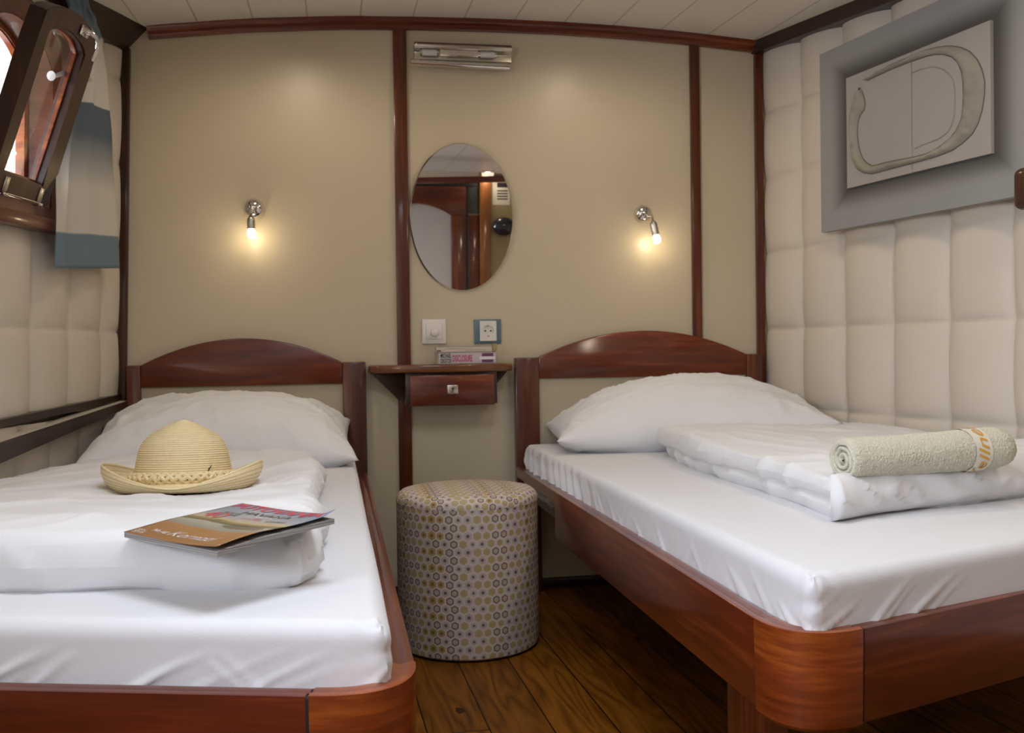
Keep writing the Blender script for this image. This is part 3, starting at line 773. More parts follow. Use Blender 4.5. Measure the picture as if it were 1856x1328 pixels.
def sconce(x, z, side):
    lab = ('small chrome reading sconce with lit bulb above the left bed headboard' if side < 0 else 'small chrome reading sconce with lit bulb above the right bed headboard')
    th = thing('wall_sconce', (x, 0, z-.03), lab, 'wall light', 'reading sconces on the back wall')
    if side < 0:
        lathe('base', [(0.0, -0.002), (.034, 0.0), (.0345, .008), (.0335, .020), (.028, .034), (.016, .043), (0.0, .046)][0:], (x, -0.001, z), M['chrome'], th, 32, (0, -1, 0))
        tube('arm', [(x-0.003, -0.036, z-0.012), (x-0.005, -0.066, z-0.020), (x-0.006, -0.074, z-0.034)], .006, M['chrome'], th, 12)
        a = Vector((x-0.006, -0.074, z-0.034)); b = Vector((x-0.005, -0.074, z-0.073))
    else:
        lathe('base', [(0.0, -0.002), (.0305, 0.0), (.031, .008), (.028, .018), (.018, .028), (0.0, .032)], (x, -0.001, z), M['chrome'], th, 32, (0, -1, 0))
        tube('arm', [(x+0.006, -0.024, z-0.006), (x+0.020, -0.050, z-0.012), (x+0.018, -0.068, z-0.038)], .0045, M['chrome'], th, 12)
        a = Vector((x+0.017, -0.068, z-0.034)); b = Vector((x+0.026, -0.072, z-0.082))
    d = (b-a).normalized()
    lathe('socket', [(0.0, 0.0), (.008, 0.0), (.0125, .006), (.0130, .012), (.0130, (b-a).length), (.0, (b-a).length)], a, M['nickel'], th, 24, d)
    bu = lathe('bulb', [(0.0085, 0.0), (.0120, .006), (.0135, .014), (.0120, .022), (.0070, .028), (0.0, .030)], b, M['bulb'], th, 20, d)
    ld = bpy.data.lights.new('sconce_glow', 'POINT'); ld.energy = 0.08; ld.color = (1.0, .78, .5); ld.shadow_soft_size = .012
    lo = bpy.data.objects.new('sconce_glow', ld); COL.objects.link(lo); lo.location = b + d*0.034; adopt(lo, th)
sconce(-0.430, 1.300, -1); sconce(0.895, 1.297, 1)

def switch():
    th = thing('dimmer_switch', (0.154, 0, 0.852), 'white square dimmer switch with a round knob above the wall shelf', 'switch')
    box('plate', 0.1135, 0.1945, -0.009, 0.0, 0.851, 0.935, M['white_plastic'], th, .003)
    box('insert', 0.127, 0.181, -0.0125, -0.009, 0.867, 0.922, M['white_plastic'], th, .002)
    lathe('knob', [(0.0, 0), (.0135, 0), (.0135, .004), (.012, .013), (.010, .0145), (0, .0145)], (0.155, -0.0125, 0.889), M['white_plastic'], th, 28, (0, -1, 0))
switch()
def outlet():
    th = thing('power_outlet', (0.338, 0, 0.85), 'white power outlet in a slate blue frame above the wall shelf', 'power outlet')
    box('frame', 0.2915, 0.3845, -0.008, 0.0, 0.850, 0.933, M['blue_plastic'], th, .0025)
    # insert with a round well
    n = 40; bm = bmesh.new(); cx, cz = 0.3385, 0.893
    sq = []
    for k in range(n):
        a = 2*pi*k/n; c, s = cos(a), sin(a); m = max(abs(c), abs(s)); sq.append((cx+0.0285*c/m, cz+0.034*s/m))
    r1 = [(cx+.0195*cos(2*pi*k/n), cz+.0195*sin(2*pi*k/n)) for k in range(n)]
    rows = [[bm.verts.new((x, y, z)) for x, z in lp] for lp, y in ((sq, -.008), (sq, -.0150), (r1, -.0150), (r1, -.0088))]
    for A, B in zip(rows, rows[1:]):
        for i in range(n): bm.faces.new((A[i], A[(i+1) % n], B[(i+1) % n], B[i]))
    bm.faces.new(rows[-1])
    bm_obj('insert', bm, M['white_plastic'], th)
    for dx in (-.0095, .0095): lathe('socket_hole', [(0, 0), (.003, 0), (.003, .001), (0, .001)], (cx+dx, -.0089, cz), M['black'], th, 14, (0, -1, 0))
    for dz in (-.0185, .0185): box('earth_clip', cx-.003, cx+.003, -.0135, -.0085, cz+dz-.002, cz+dz+.002, M['nickel'], th)
outlet()

# ------------------------------------------------------------------ wall shelf with drawer, books
def wall_shelf():
    th = thing('wall_shelf', (0.17, 0, 0.65), 'small mahogany wall shelf with one drawer and a bowed front between the beds', 'shelf')
    pts = [(-0.070, -0.002), (-0.070, -0.100)] + [(-0.070+0.476*k/16, -0.105-0.055*sin(pi*k/16)**.8) for k in range(1, 16)] + [(0.406, -0.100), (0.406, -0.002)]
    prism('top_board', pts, 'z', 0.757, 0.783, M['wood_shelf'], th, .006)
    body = box('drawer_case', 0.046, 0.348, -0.128, -0.002, 0.652, 0.757, M['wood_darkv'], th, .002)
    dr = box('drawer', 0.060, 0.337, -0.142, -0.129, 0.648, 0.748, M['wood_h'], th, .003)
    kp = box('key_plate', 0.181, 0.216, -0.1455, -0.142, 0.686, 0.715, M['nickel'], dr, .001)
    lathe('keyhole', [(0, 0), (.0035, 0), (.0035, .0008), (0, .0008)], (0.1985, -0.1455, 0.704), M['black'], kp, 14, (0, -1, 0))
    box('keyhole', 0.197, 0.200, -0.1463, -0.1455, 0.694, 0.704, M['black'], kp)
    for x in (0.186, 0.205): lathe('screw', [(0, 0), (.004, 0), (.0035, .002), (0, .0028)], (x, -0.1455, 0.692), M['chrome'], kp, 12, (0, -1, 0))
    for poly in ([(-0.062, 0.757), (0.046, 0.757), (0.046, 0.690), (0.030, 0.664)], [(0.348, 0.757), (0.400, 0.757), (0.348, 0.700)]):
        prism('bracket', poly, 'y', -0.046, -0.015, M['wood_darkv'], th, .002)
wall_shelf()
def bk_text(x0, x1, z0, z1, y):
    return (x0, z0, x1, z1), (lambda a, b, h: (a, y-h, b))
pink = plain('magenta_spine_ink', (0.45, 0.045, 0.17), .5); ink = plain('black_ink', (0.03, .03, .035), .5); inkg = plain('grey_ink', (0.26, .22, .20), .5)
def book(name, label, x0, x1, z0, z1, y0, y1, cov, rot):
    th = thing(name, ((x0+x1)/2, (y0+y1)/2, z0), label, 'book', 'paperback books on the wall shelf')
    t = .0016
    bm = bmesh.new()
    add_box(bm, x0, x1, y0, y1, z0, z0+t); add_box(bm, x0, x1, y0, y1, z1-t, z1); add_box(bm, x0, x1, y0, y0+t, z0, z1, .0006)
    bm_obj('cover', bm, cov, th)
    box('pages', x0+.002, x1-.002, y0+t, y1-.002, z0+t, z1-t, M['paper'], th)
    return th
bw = plain('pale_book_cover', (0.50, .46, .46), .35); bw2 = plain('cream_book_cover', (0.53, .46, .385), .45)
b1 = book('paperback_book', 'white paperback lying on the wall shelf, lower of two, with black and pink spine lettering', 0.156, 0.346, 0.7835, 0.8215, -0.118, -0.012, bw, 0)
for s, mt_, f in (('MICHAEL', ink, (0.163, .8035, .1985, .8180)), ('CRICHTON', ink, (0.163, .7865, .1985, .8010)), ('DISCLOSURE', pink, (0.203, .790, .268, .813))):
    lettering(s, mt_, b1, f, lambda a, b, h: (a, -0.118-h, b), bold=.03)
box('spine_picture', 0.300, 0.338, -0.1187, -0.118, 0.787, 0.818, plain('spine_picture_ink', (0.16, .06, .14), .25), b1)
box('spine_flash', 0.292, 0.344, -0.1191, -0.1187, 0.797, 0.8065, plain('spine_white_flash', (0.75, .72, .75), .25), b1)
b2 = book('paperback_book', 'thin cream paperback lying on top of the white paperback', 0.151, 0.335, 0.8217, 0.8415, -0.112, -0.020, bw2, 0)
box('spine_mark', 0.152, 0.166, -0.1126, -0.112, 0.8255, 0.8290, ink, b2)
lettering('MEDITERRANEAN', inkg, b2, (0.188, .8315, .245, .8355), lambda a, b, h: (a, -0.112-h, b))
lettering('SUMMER SHORT STORIES', inkg, b2, (0.246, .8265, .315, .8305), lambda a, b, h: (a, -0.112-h, b))
cn = thing('paper_scrap', (0.345, -0.09, 0.8217), 'small folded yellowish paper scrap at the right end of the stacked books', 'paper')
bm = bmesh.new(); add_box(bm, 0.337, 0.352, -0.105, -0.085, 0.8217, 0.848, .003, xf=lambda c: Vector((c.x+0.18*(c.z-.83), c.y+.002*sin(c.z*300), c.z)))
bm_obj('fold', bm, plain('yellow_paper', (0.42, .30, .13), .7, noise_amt=.15), cn, True)

# ------------------------------------------------------------------ beds
def arch_z(t, z0, h): # t in -1..1
    return z0 + h*(1-t*t)
def headboard(bed, x0, xa, xb, x1, zs, zc, zp, yf=-0.052):
    """arched top rail, two posts and a cream panel"""
    n = 28
    poly = [(xa, zp), (xb, zp)] + [(xb+(xa-xb)*k/n, zs+(zc-zs)*(1-(2*k/n-1)**2)) for k in range(n+1)]
    hb = prism('headboard', poly, 'y', yf, -0.016, M['wood_head'], bed, .004)
    for a, b in ((x0, xa), (xb, x1)):
        box('headboard_post', a, b, yf-.003, -0.014, 0.0, zs, M['wood_v'], hb, .004)
    box('headboard_panel', xa, xb, -0.040, -0.020, 0.36, zp, M['cream_panel'], hb)
    return hb
RAILP = [(-0.022, 0.0), (-0.022, -0.012), (-0.020, -0.128), (-0.014, -0.135), (0.015, -0.135), (0.022, -0.128), (0.026, -0.110), (0.027, -0.030), (0.024, -0.014), (0.014, -0.003), (0.004, 0.0), (-0.006, -0.0025), (-0.010, -0.0005), (-0.016, 0.0015)]
THINP = [(-0.022, 0.0), (-0.022, -0.030), (-0.018, -0.034), (0.020, -0.034), (0.026, -0.026), (0.024, -0.012), (0.014, -0.003), (0.004, 0.0), (-0.006, -0.0025), (-0.010, -0.0005), (-0.016, 0.0015)]
def flip(p): return [(-a, b) for a, b in p][::-1]
def fillet(P, d1, d2, t, n=14):
    """arc from P-d1*t to P+d2*t"""
    A = P-d1*t; B = P+d2*t
    return [A*(1-s)**2 + P*2*s*(1-s) + B*s*s for s in [k/n for k in range(n+1)]]

def bed(name, label, side, x_out, x_hb, zr, foot_pt, foot_dir, foot_len, tc, apron_start, legs):
    """side=+1: bed extends to +x (right bed); rails' outer face on the aisle at x_out"""
    th = thing(name, (x_out+side*0.45, -1.0, 0.0), label, 'bed')
    d1 = Vector((0, -1, 0)); d2 = Vector(foot_dir).normalized()
    P = Vector(foot_pt)           # corner of outer faces
    pr = RAILP if side < 0 else flip(RAILP)
    th_p = THINP if side < 0 else flip(THINP)
    # shift outer-face line inward by half width (profile outer edge at 0.027)
    inn = side*0.027
    nrm2 = Vector((-d2.y, d2.x, 0)); 
    if nrm2.y < 0: nrm2 = -nrm2
    # centre corner: intersection of the two offset lines
    cx = P.x+inn; Q = P + nrm2*0.027; s = (cx-Q.x)/d2.x; C = Q + d2*s
    C.z = zr
    arc = fillet(C, d1, d2, tc)
    # aisle rail: thin ledge at the head, deep apron further aft
    sweep('rail_ledge', [(cx, -0.055, zr), (cx, apron_start, zr)], th_p, M['wood_h'], th)
    sr = sweep('side_rail', [(cx, apron_start-0.0005, zr), (cx, -1.2, zr), tuple(arc[0]-d1*0.0035)], pr, M['wood_h'], th)
    big = [(a*1.07, b*1.0+(0.0015 if b > -.06 else -0.004)) for a, b in pr]
    sweep('corner_block', [tuple(p) for p in arc], big, M['wood_red'], th)
    sweep('foot_rail', [tuple(arc[-1]+d2*0.0035), tuple(arc[-1]+d2*foot_len)], pr, M['wood_h'], th)
    jp = [(a*.985, b*.99-.002) for a, b in pr]
    for a, b in ((arc[0]-d1*.006, arc[0]+d1*.003), (arc[-1]-d2*.003, arc[-1]+d2*.006)):
        sweep('joint_gap', [tuple(a), tuple(b)], jp, M['black'], th)
    for (lx, ly) in legs: box('leg', lx-.038, lx+.038, ly-.038, ly+.038, 0.0, zr-0.10, M['wood_v'], th, .005)
    return th, arc, d2
# right bed
bedR, arcR, dR = bed('single_bed', 'mahogany single bed on the right with an arched headboard, under the grey relief artwork', 1, 0.4135, 0.4237, 0.430, (0.4135, -2.125, 0), (0.940, 0.335, 0), 0.86, 0.098, -0.655, [(0.505, -1.80), (1.40, -1.62)])
headboard(bedR, 0.424, 0.506, 1.257, 1.3165, 0.800, 0.887, 0.727)
# left bed
bedL, arcL, dL = bed('single_bed', 'mahogany single bed on the left with an arched headboard, below the open window', -1, -0.0765, -0.078, 0.430, (-0.0765, -2.222, 0), (-0.962, 0.274, 0), 0.92, 0.105, -0.655, [(-0.16, -1.85), (-1.00, -1.72)])
headboard(bedL, -0.830, -0.787, -0.155, -0.078, 0.795, 0.877, 0.724)
def base_slab(parent, quad, z0, z1):
    bm = bmesh.new(); A = [bm.verts.new((x, y, z0)) for x, y in quad]; B = [bm.verts.new((x, y, z1)) for x, y in quad]
    bm.faces.new(A); bm.faces.new(B[::-1])
    for i in range(4): bm.faces.new((A[i], A[(i+1) % 4], B[(i+1) % 4], B[i]))
    bm_obj('bed_base', bm, M['wood_dark'], parent)
base_slab(bedR, [(0.458, -1.98), (1.30, -1.69), (1.30, -0.06), (0.458, -0.06)], 0.325, 0.350)
base_slab(bedL, [(-0.122, -2.07), (-0.95, -1.84), (-0.82, -0.06), (-0.122, -0.06)], 0.325, 0.350)

# ------------------------------------------------------------------ soft furnishings
def soft_box(name, quad, z0, z1, r, mat, parent=None, nu=60, nv=60, nw=10, top=None, disp=None, rv=None, side=None):
    """rounded slab over a quadrilateral footprint; quad = (u0v0,u1v0,u1v1,u0v1)"""
    q = [Vector((x, y, 0)) for x, y in quad]
    hx = ((q[1]-q[0]).length+(q[2]-q[3]).length)/4; hy = ((q[3]-q[0]).length+(q[2]-q[1]).length)/4; hz = (z1-z0)/2
    r = min(r, hz*.999, hx, hy)
    idx = {}; vs = []; nrm = []; prm = []
    def ease(i, n):   # cluster towards the ends
        t = i/n; return t + 0.0
    def V(i, j, k):
        key = (i, j, k)
        if key in idx: return idx[key]
        def g(i, n, h):
            # denser samples in the rounded rim
            t = 2*i/n-1; m = 0.22
            core = (h-r)/h
            a = abs(t)
            x = a/(1-m)*core if a <= 1-m else core+(a-(1-m))/m*(1-core)
            return x*(1 if t > 0 else -1)*h
        p = Vector((g(i, nu, hx), g(j, nv, hy), g(k, nw, hz)))
        inner = Vector((max(-hx+r, min(hx-r, p.x)), max(-hy+r, min(hy-r, p.y)), max(-hz+r, min(hz-r, p.z))))
        d = p-inner
        if d.length > 1e-9:
            m = max(abs(d.x), abs(d.y), abs(d.z)); p = inner + d.normalized()*m if m > 0 else p
        n = (p-inner) if (p-inner).length > 1e-9 else Vector((0, 0, 1 if k == nw else -1))
        u = (p.x/hx+1)/2; v = (p.y/hy+1)/2
        b = q[0]*(1-u)*(1-v)+q[1]*u*(1-v)+q[2]*u*v+q[3]*(1-u)*v
        idx[key] = len(vs); vs.append(Vector((b.x, b.y, (z0+z1)/2+p.z))); nrm.append(n.normalized()); prm.append((u, v, (p.z/hz+1)/2))
        return idx[key]
    fs = []
    for i in range(nu):
        for j in range(nv):
            fs.append((V(i, j, nw), V(i+1, j, nw), V(i+1, j+1, nw), V(i, j+1, nw)))
            fs.append((V(i, j, 0), V(i, j+1, 0), V(i+1, j+1, 0), V(i+1, j, 0)))
    for k in range(nw):
        for i in range(nu):
            fs.append((V(i, 0, k), V(i+1, 0, k), V(i+1, 0, k+1), V(i, 0, k+1)))
            fs.append((V(i, nv, k), V(i, nv, k+1), V(i+1, nv, k+1), V(i+1, nv, k)))
        for j in range(nv):
            fs.append((V(0, j, k), V(0, j, k+1), V(0, j+1, k+1), V(0, j+1, k)))
            fs.append((V(nu, j, k), V(nu, j+1, k), V(nu, j+1, k+1), V(nu, j, k+1)))
    out = []
    for p, n, (u, v, w) in zip(vs, nrm, prm):
        p = p.copy()
        if top: p.z += top(u, v)*w
        if side: p += side(u, v, w)
        if disp: p += n*disp(p, n, u, v, w)
        out.append(p)
    return new_mesh(name, out, fs, mat, parent, True)

# fitted sheets on the mattresses
def sheet_disp(seed, dirn, head_folds=False):
    rnd = random.Random(seed)
    # creases on the sides: (position along the side, slope, length in height, width, height of ridge)
    cr = {}
    for key, n in (('x', 75), ('y', 70)):
        cr[key] = [(rnd.uniform(-1.2, 1.5) if key == 'x' else rnd.uniform(-2.15, 0.0), rnd.choice((-1, 1, 1))*rnd.uniform(.10, .30), rnd.uniform(0, .25), rnd.uniform(.4, .85), rnd.uniform(.0035, .0075), rnd.uniform(.0018, .0050)) for _ in range(n)]
    def f(p, n, u, v, w):
        d = 0.0010*N3(p, (5, 5, 5), seed)
        if abs(n.z) < .80:
            key = 'y' if abs(n.x) > abs(n.y) else 'x'
            a = p.y if key == 'y' else p.x
            for (a0, sl, w0, w1, wd, hh) in cr[key]:
                if w0 < w < w1:
                    t = (w-w0)/(w1-w0); x = a-a0-sl*(w-w0)-.03*t*t
                    if abs(x) < wd*3: d += hh*math.exp(-(x/wd)**2)*(sin(pi*t)**.6)
            if head_folds and key == 'y' and p.y > -1.05:
                fade = min(1, (p.y+1.05)/.35)*min(1, (1-w)*3.0)*min(1, w*6+.3)
                ph = (p.y - 0.13*(1-w)**1.2*-1)/0.085
                d += fade*(0.0095*sin(2*pi*ph+1.2*sin(ph*.9)) + 0.003*sin(2*pi*ph*2.3+1))
        return d
    return f
def mattress(label, quad, z0, z1, seed, dirn, corner, hf=False):
    th = thing('mattress', ((quad[0][0]+quad[1][0])/2, -1.0, z0), label, 'mattress', 'mattresses in white fitted sheets')
    o = soft_box('fitted_sheet', quad, z0, z1, 0.022, M['sheet'], th, 230, 300, 26, disp=sheet_disp(seed, dirn, hf), side=lambda u, v, w: Vector((0, 0, 0)))
    # gathered seam at the foot corner
    cx, cy, sx = corner
    for v in o.data.vertices:
        d = math.hypot(v.co.x-cx, v.co.y-cy)
        if d < .10:
            f = (1-d/.10)**1.5
            if v.co.z > z1-.03: v.co.z += f*0.0022*sin(d*160+math.atan2(v.co.y-cy, v.co.x-cx)*3)
            else:
                k = f*0.0016*sin(v.co.z*170+d*40); v.co.x += k*(v.co.x-cx)/max(d, .01); v.co.y += k*(v.co.y-cy)/max(d, .01)
    return th
mattress('mattress in white fitted sheet on the right bed, under the folded duvet and towel', [(0.462, -2.075), (1.47, -1.735), (1.31, -0.065), (0.450, -0.065)], 0.350, 0.507, 3.0, -1.0, (0.475, -2.06, 1), True)
mattress('mattress in white fitted sheet on the left bed, under the hat and magazine', [(-1.195, -1.86), (-0.112, -2.155), (-0.122, -0.065), (-0.850, -0.065)], 0.350, 0.502, 8.0, 1.0, (-0.125, -2.14, -1))

# pillows
def pillow(name, label, C, Lx, Ly, T, tilt, yaw, roll, seed, pw=2.4, group='white pillows at the headboards'):
    n = 90; m = 60; R = Matrix.Rotation(yaw, 3, 'Z') @ Matrix.Rotation(roll, 3, 'Y') @ Matrix.Rotation(tilt, 3, 'X')
    vs = []; fs = []
    def prof(u): return max(0.0, 1-abs(u)**pw)**0.70
    rim = {}
    def pt(i, j, s):
        u = -1+2*i/n; v = -1+2*j/m
        x = u*Lx/2*(1-0.055*(1-v*v)) ; y = v*Ly/2*(1-0.06*(1-u*u))
        t = T*(prof(u*1.0)*prof(v))**0.9
        z = s*t*(0.62 if s > 0 else .38)
        # flat flange at the rim
        e = max(abs(u), abs(v))
        z += 0.012*max(0, e-.86)/.14*N3((u*4, v*4, 0), (1, 1, 1), seed)
        cr = max(0, abs(u)-.55)*max(0, abs(v)-.45)
        z += 0.05*cr*(1 if s > 0 else 1)
        w = 0.016*ridge((u*2.6+v*.6, v*1.5, seed), (1, 1, 1), seed, 6)*abs(u)**1.2 + 0.005*N3((u*5, v*4, 0), (1, 1, 1), seed+3) + 0.006*ridge((u*3+v*2, v*5-u*2, seed), (1, 1, 1), seed+11, 7)
        w += 0.007*N3((u*11+2*v, v*3.5, 0), (1, 1, 1), seed+7)*abs(u)**2
        z += s*w*min(1, t/T*3)
        return R @ Vector((x, y, z)) + Vector(C)
    for s in (1, -1):
        for j in range(m+1):
            for i in range(n+1):
                edge = i in (0, n) or j in (0, m)
                if s < 0 and edge: continue
                rim[(s, i, j)] = len(vs); vs.append(pt(i, j, s))
                if edge: rim[(-1, i, j)] = rim[(1, i, j)]
    for s in (1, -1):
        for j in range(m):
            for i in range(n):
                f = (rim[(s, i, j)], rim[(s, i+1, j)], rim[(s, i+1, j+1)], rim[(s, i, j+1)])
                fs.append(f if s > 0 else f[::-1])
    o = new_mesh(name, vs, fs, M['linen'], None, True)
    return tag(o, label, 'pillow', group)
pillow('pillow', 'plump white pillow on the left bed, behind the straw hat', (-0.500, -0.300, 0.560), 0.755, 0.50, 0.235, radians(9), radians(2), radians(1), 2.0, pw=2.7)
pillow('pillow', 'plump white pillow on the right bed, leaning on the headboard', (0.935, -0.285, 0.570), 0.88, 0.46, 0.270, radians(3), radians(-7), radians(-3), 5.0, pw=2.0)

# folded duvets
def duvet_disp(seed, ang, amp=1.0):
    ca, sa = cos(ang), sin(ang)
    def f(p, n, u, v, w):
        a = p.x*ca+p.y*sa; b = -p.x*sa+p.y*ca
        d = 0.0060*N3((a*3.2, b*3.2, p.z*3), (1, 1, 1), seed)
        d += 0.0075*(ridge((a*2.3, b*7.0, p.z*3), (1, 1, 1), seed+2, 6))*amp
        d += 0.0062*(ridge((a*9.0+b*3, b*4.0-a, p.z*8), (1, 1, 1), seed+6, 5))*amp
        d += 0.0012*N3((a*22, b*22, p.z*30), (1, 1, 1), seed+9)
        if abs(n.z) < .7:
            c = p.x if abs(n.y) > abs(n.x) else p.y
            d += 0.009*ridge((c*5.5+p.z*6, p.z*3, 0), (1, 1, 1), seed+4, 7) - 0.003
        return d
    return f
def duvet_left():
    def top(u, v):
        z = 0.0
        z += 0.016*math.exp(-((v-0.10)/.13)**2)           # puffed fold at the front
        z -= 0.030*math.exp(-((v-.56)/.20)**2-((u-.68)/.24)**2)   # dent under the hat
        z -= 0.050*max(0, 1-u*2.2)**1.6*(0.3+.7*v)                # thin towards the hull
        return z
    def side(u, v, w):
        d = Vector((0, 0, 0))
        d.y += 0.018*sin(u*7+1.0)*(1-v) - 0.020*(1-abs(2*w-1)**2)*(1-v)**6*0.0
        d.x += (0.012*sin(v*9+.5)+0.02*sin(v*4))*u**6
        return d
    o = soft_box('folded_duvet', [(-1.13, -1.73), (-0.222, -1.980), (-0.225, -0.66), (-0.935, -0.52)], 0.500, 0.566, 0.033, M['linen'], None, 150, 150, 16, top=top, side=side, disp=duvet_disp(11.0, .5))
    return tag(o, 'white duvet folded on the left bed, carrying the straw hat and the magazine', 'duvet', 'folded white duvets')
duvet_left()
def duvet_right():
    th = thing('folded_duvet', (1.0, -1.05, 0.507), 'white duvet folded in two layers on the right bed, carrying the rolled towel', 'duvet', 'folded white duvets')
    qa = [(0.705, -1.690), (1.50, -1.42), (1.40, -0.55), (0.775, -0.58)]
    def side(u, v, w):
        d = Vector((0, 0, 0)); d.x += 0.014*sin(v*6+.7)*(1-u)**6; d.y += 0.010*sin(u*8+.3)*(1-v)**6
        return d
    def t1(u, v): return 0.006*sin(3*u+2*v)
    lo = soft_box('lower_layer', qa, 0.504, 0.552, 0.024, M['linen'], th, 110, 130, 10, top=t1, side=side, disp=duvet_disp(21.0, -.3))
    qb = [(0.695, -1.700), (1.50, -1.43), (1.40, -0.43), (0.752, -0.53)]
    def t2(u, v): return 0.006*sin(3*u+2*v) + 0.010*math.exp(-((v-.1)/.2)**2)*u + .012*math.exp(-((v-.75)/.3)**2)
    hi = soft_box('upper_layer', qb, 0.545, 0.580, 0.0175, M['linen'], th, 130, 150, 10, top=t2, side=side, disp=duvet_disp(31.0, -.35))
    # the fold at the foot edge closes both layers
    pr = []
    n = 60; vs = []; fs = []; m = 14
    for i in range(n+1):
        u = i/n; a = Vector((0.703, -1.685, 0))*(1-u) + Vector((1.50, -1.415, 0))*u
        for k in range(m+1):
            t = -pi/2 + pi*k/m
            rr = 0.046+0.004*N3((u*6, t, 0), (1, 1, 1), 3)
            z = 0.549+0.042*sin(t)+0.004*sin(u*3); y = -rr*cos(t)*(0.75+.0*u)
            wr = 0.012*ridge((u*9+t*.5, t*.8, 0), (1, 1, 1), 14, 5)
            vs.append(a + Vector((0.0, y-wr*cos(t)+0.010*sin(u*8+.3), z)))
    for i in range(n):
        for k in range(m): fs.append((i*(m+1)+k, (i+1)*(m+1)+k, (i+1)*(m+1)+k+1, i*(m+1)+k+1))
    # close ends and back
    for i in (0, n): fs.append(tuple(i*(m+1)+k for k in range(m+1)))
    new_mesh('front_fold', vs, fs, M['linen'], th, True)
    return th
duvet_right()

# ------------------------------------------------------------------ stool
def stool():
    th = thing('pouf_stool', (0.184, -0.574, 0.0), 'round upholstered pouf with a hexagon print between the two beds', 'stool')
    body = [(0.0, 0.004), (0.188, 0.004), (0.196, 0.010), (0.199, 0.030), (0.1995, 0.2), (0.199, 0.398), (0.2002, 0.404)]
    lathe('body', body, (0.184, -0.574, 0.0), M['hexb'], th, 72, uv=True)
    topp = [(0.1995, 0.4040), (0.2003, 0.408), (0.1990, 0.418), (0.194, 0.428), (0.184, 0.436), (0.165, 0.440), (0.10, 0.443), (0.0, 0.444)]
    o = lathe('seat_top', topp, (0.184, -0.574, 0.0), M['hext'], th, 72, uv=True)
    ul = o.data.uv_layers[0]
    for p in o.data.polygons:
        for li in p.loop_indices:
            c = o.data.vertices[o.data.loops[li].vertex_index].co; dx, dy = c.x-.184, c.y+.574; rr = math.hypot(dx, dy); k = (rr+(.444-c.z))/max(rr, 1e-6); ul.data[li].uv = (dx*k, dy*k)
    return th
def scale_uv(m, su, sv):
    m = m.copy(); nt = m.node_tree; uvn = [n for n in nt.nodes if n.type == 'UVMAP'][0]; sp = [n for n in nt.nodes if n.type == 'SEPXYZ'][0]
    mp = nt.nodes.new('ShaderNodeMapping'); mp.inputs['Scale'].default_value = (su, sv, 1); mp.inputs['Location'].default_value = (5.0, 5.0, 0)
    nt.links.new(uvn.outputs[0], mp.inputs[0]); nt.links.new(mp.outputs[0], sp.inputs[0]); return m
M['hexb'] = scale_uv(M['hex'], 0.025*50, 1.0); M['hext'] = scale_uv(M['hex'], 1.0, 1.0)
stool()

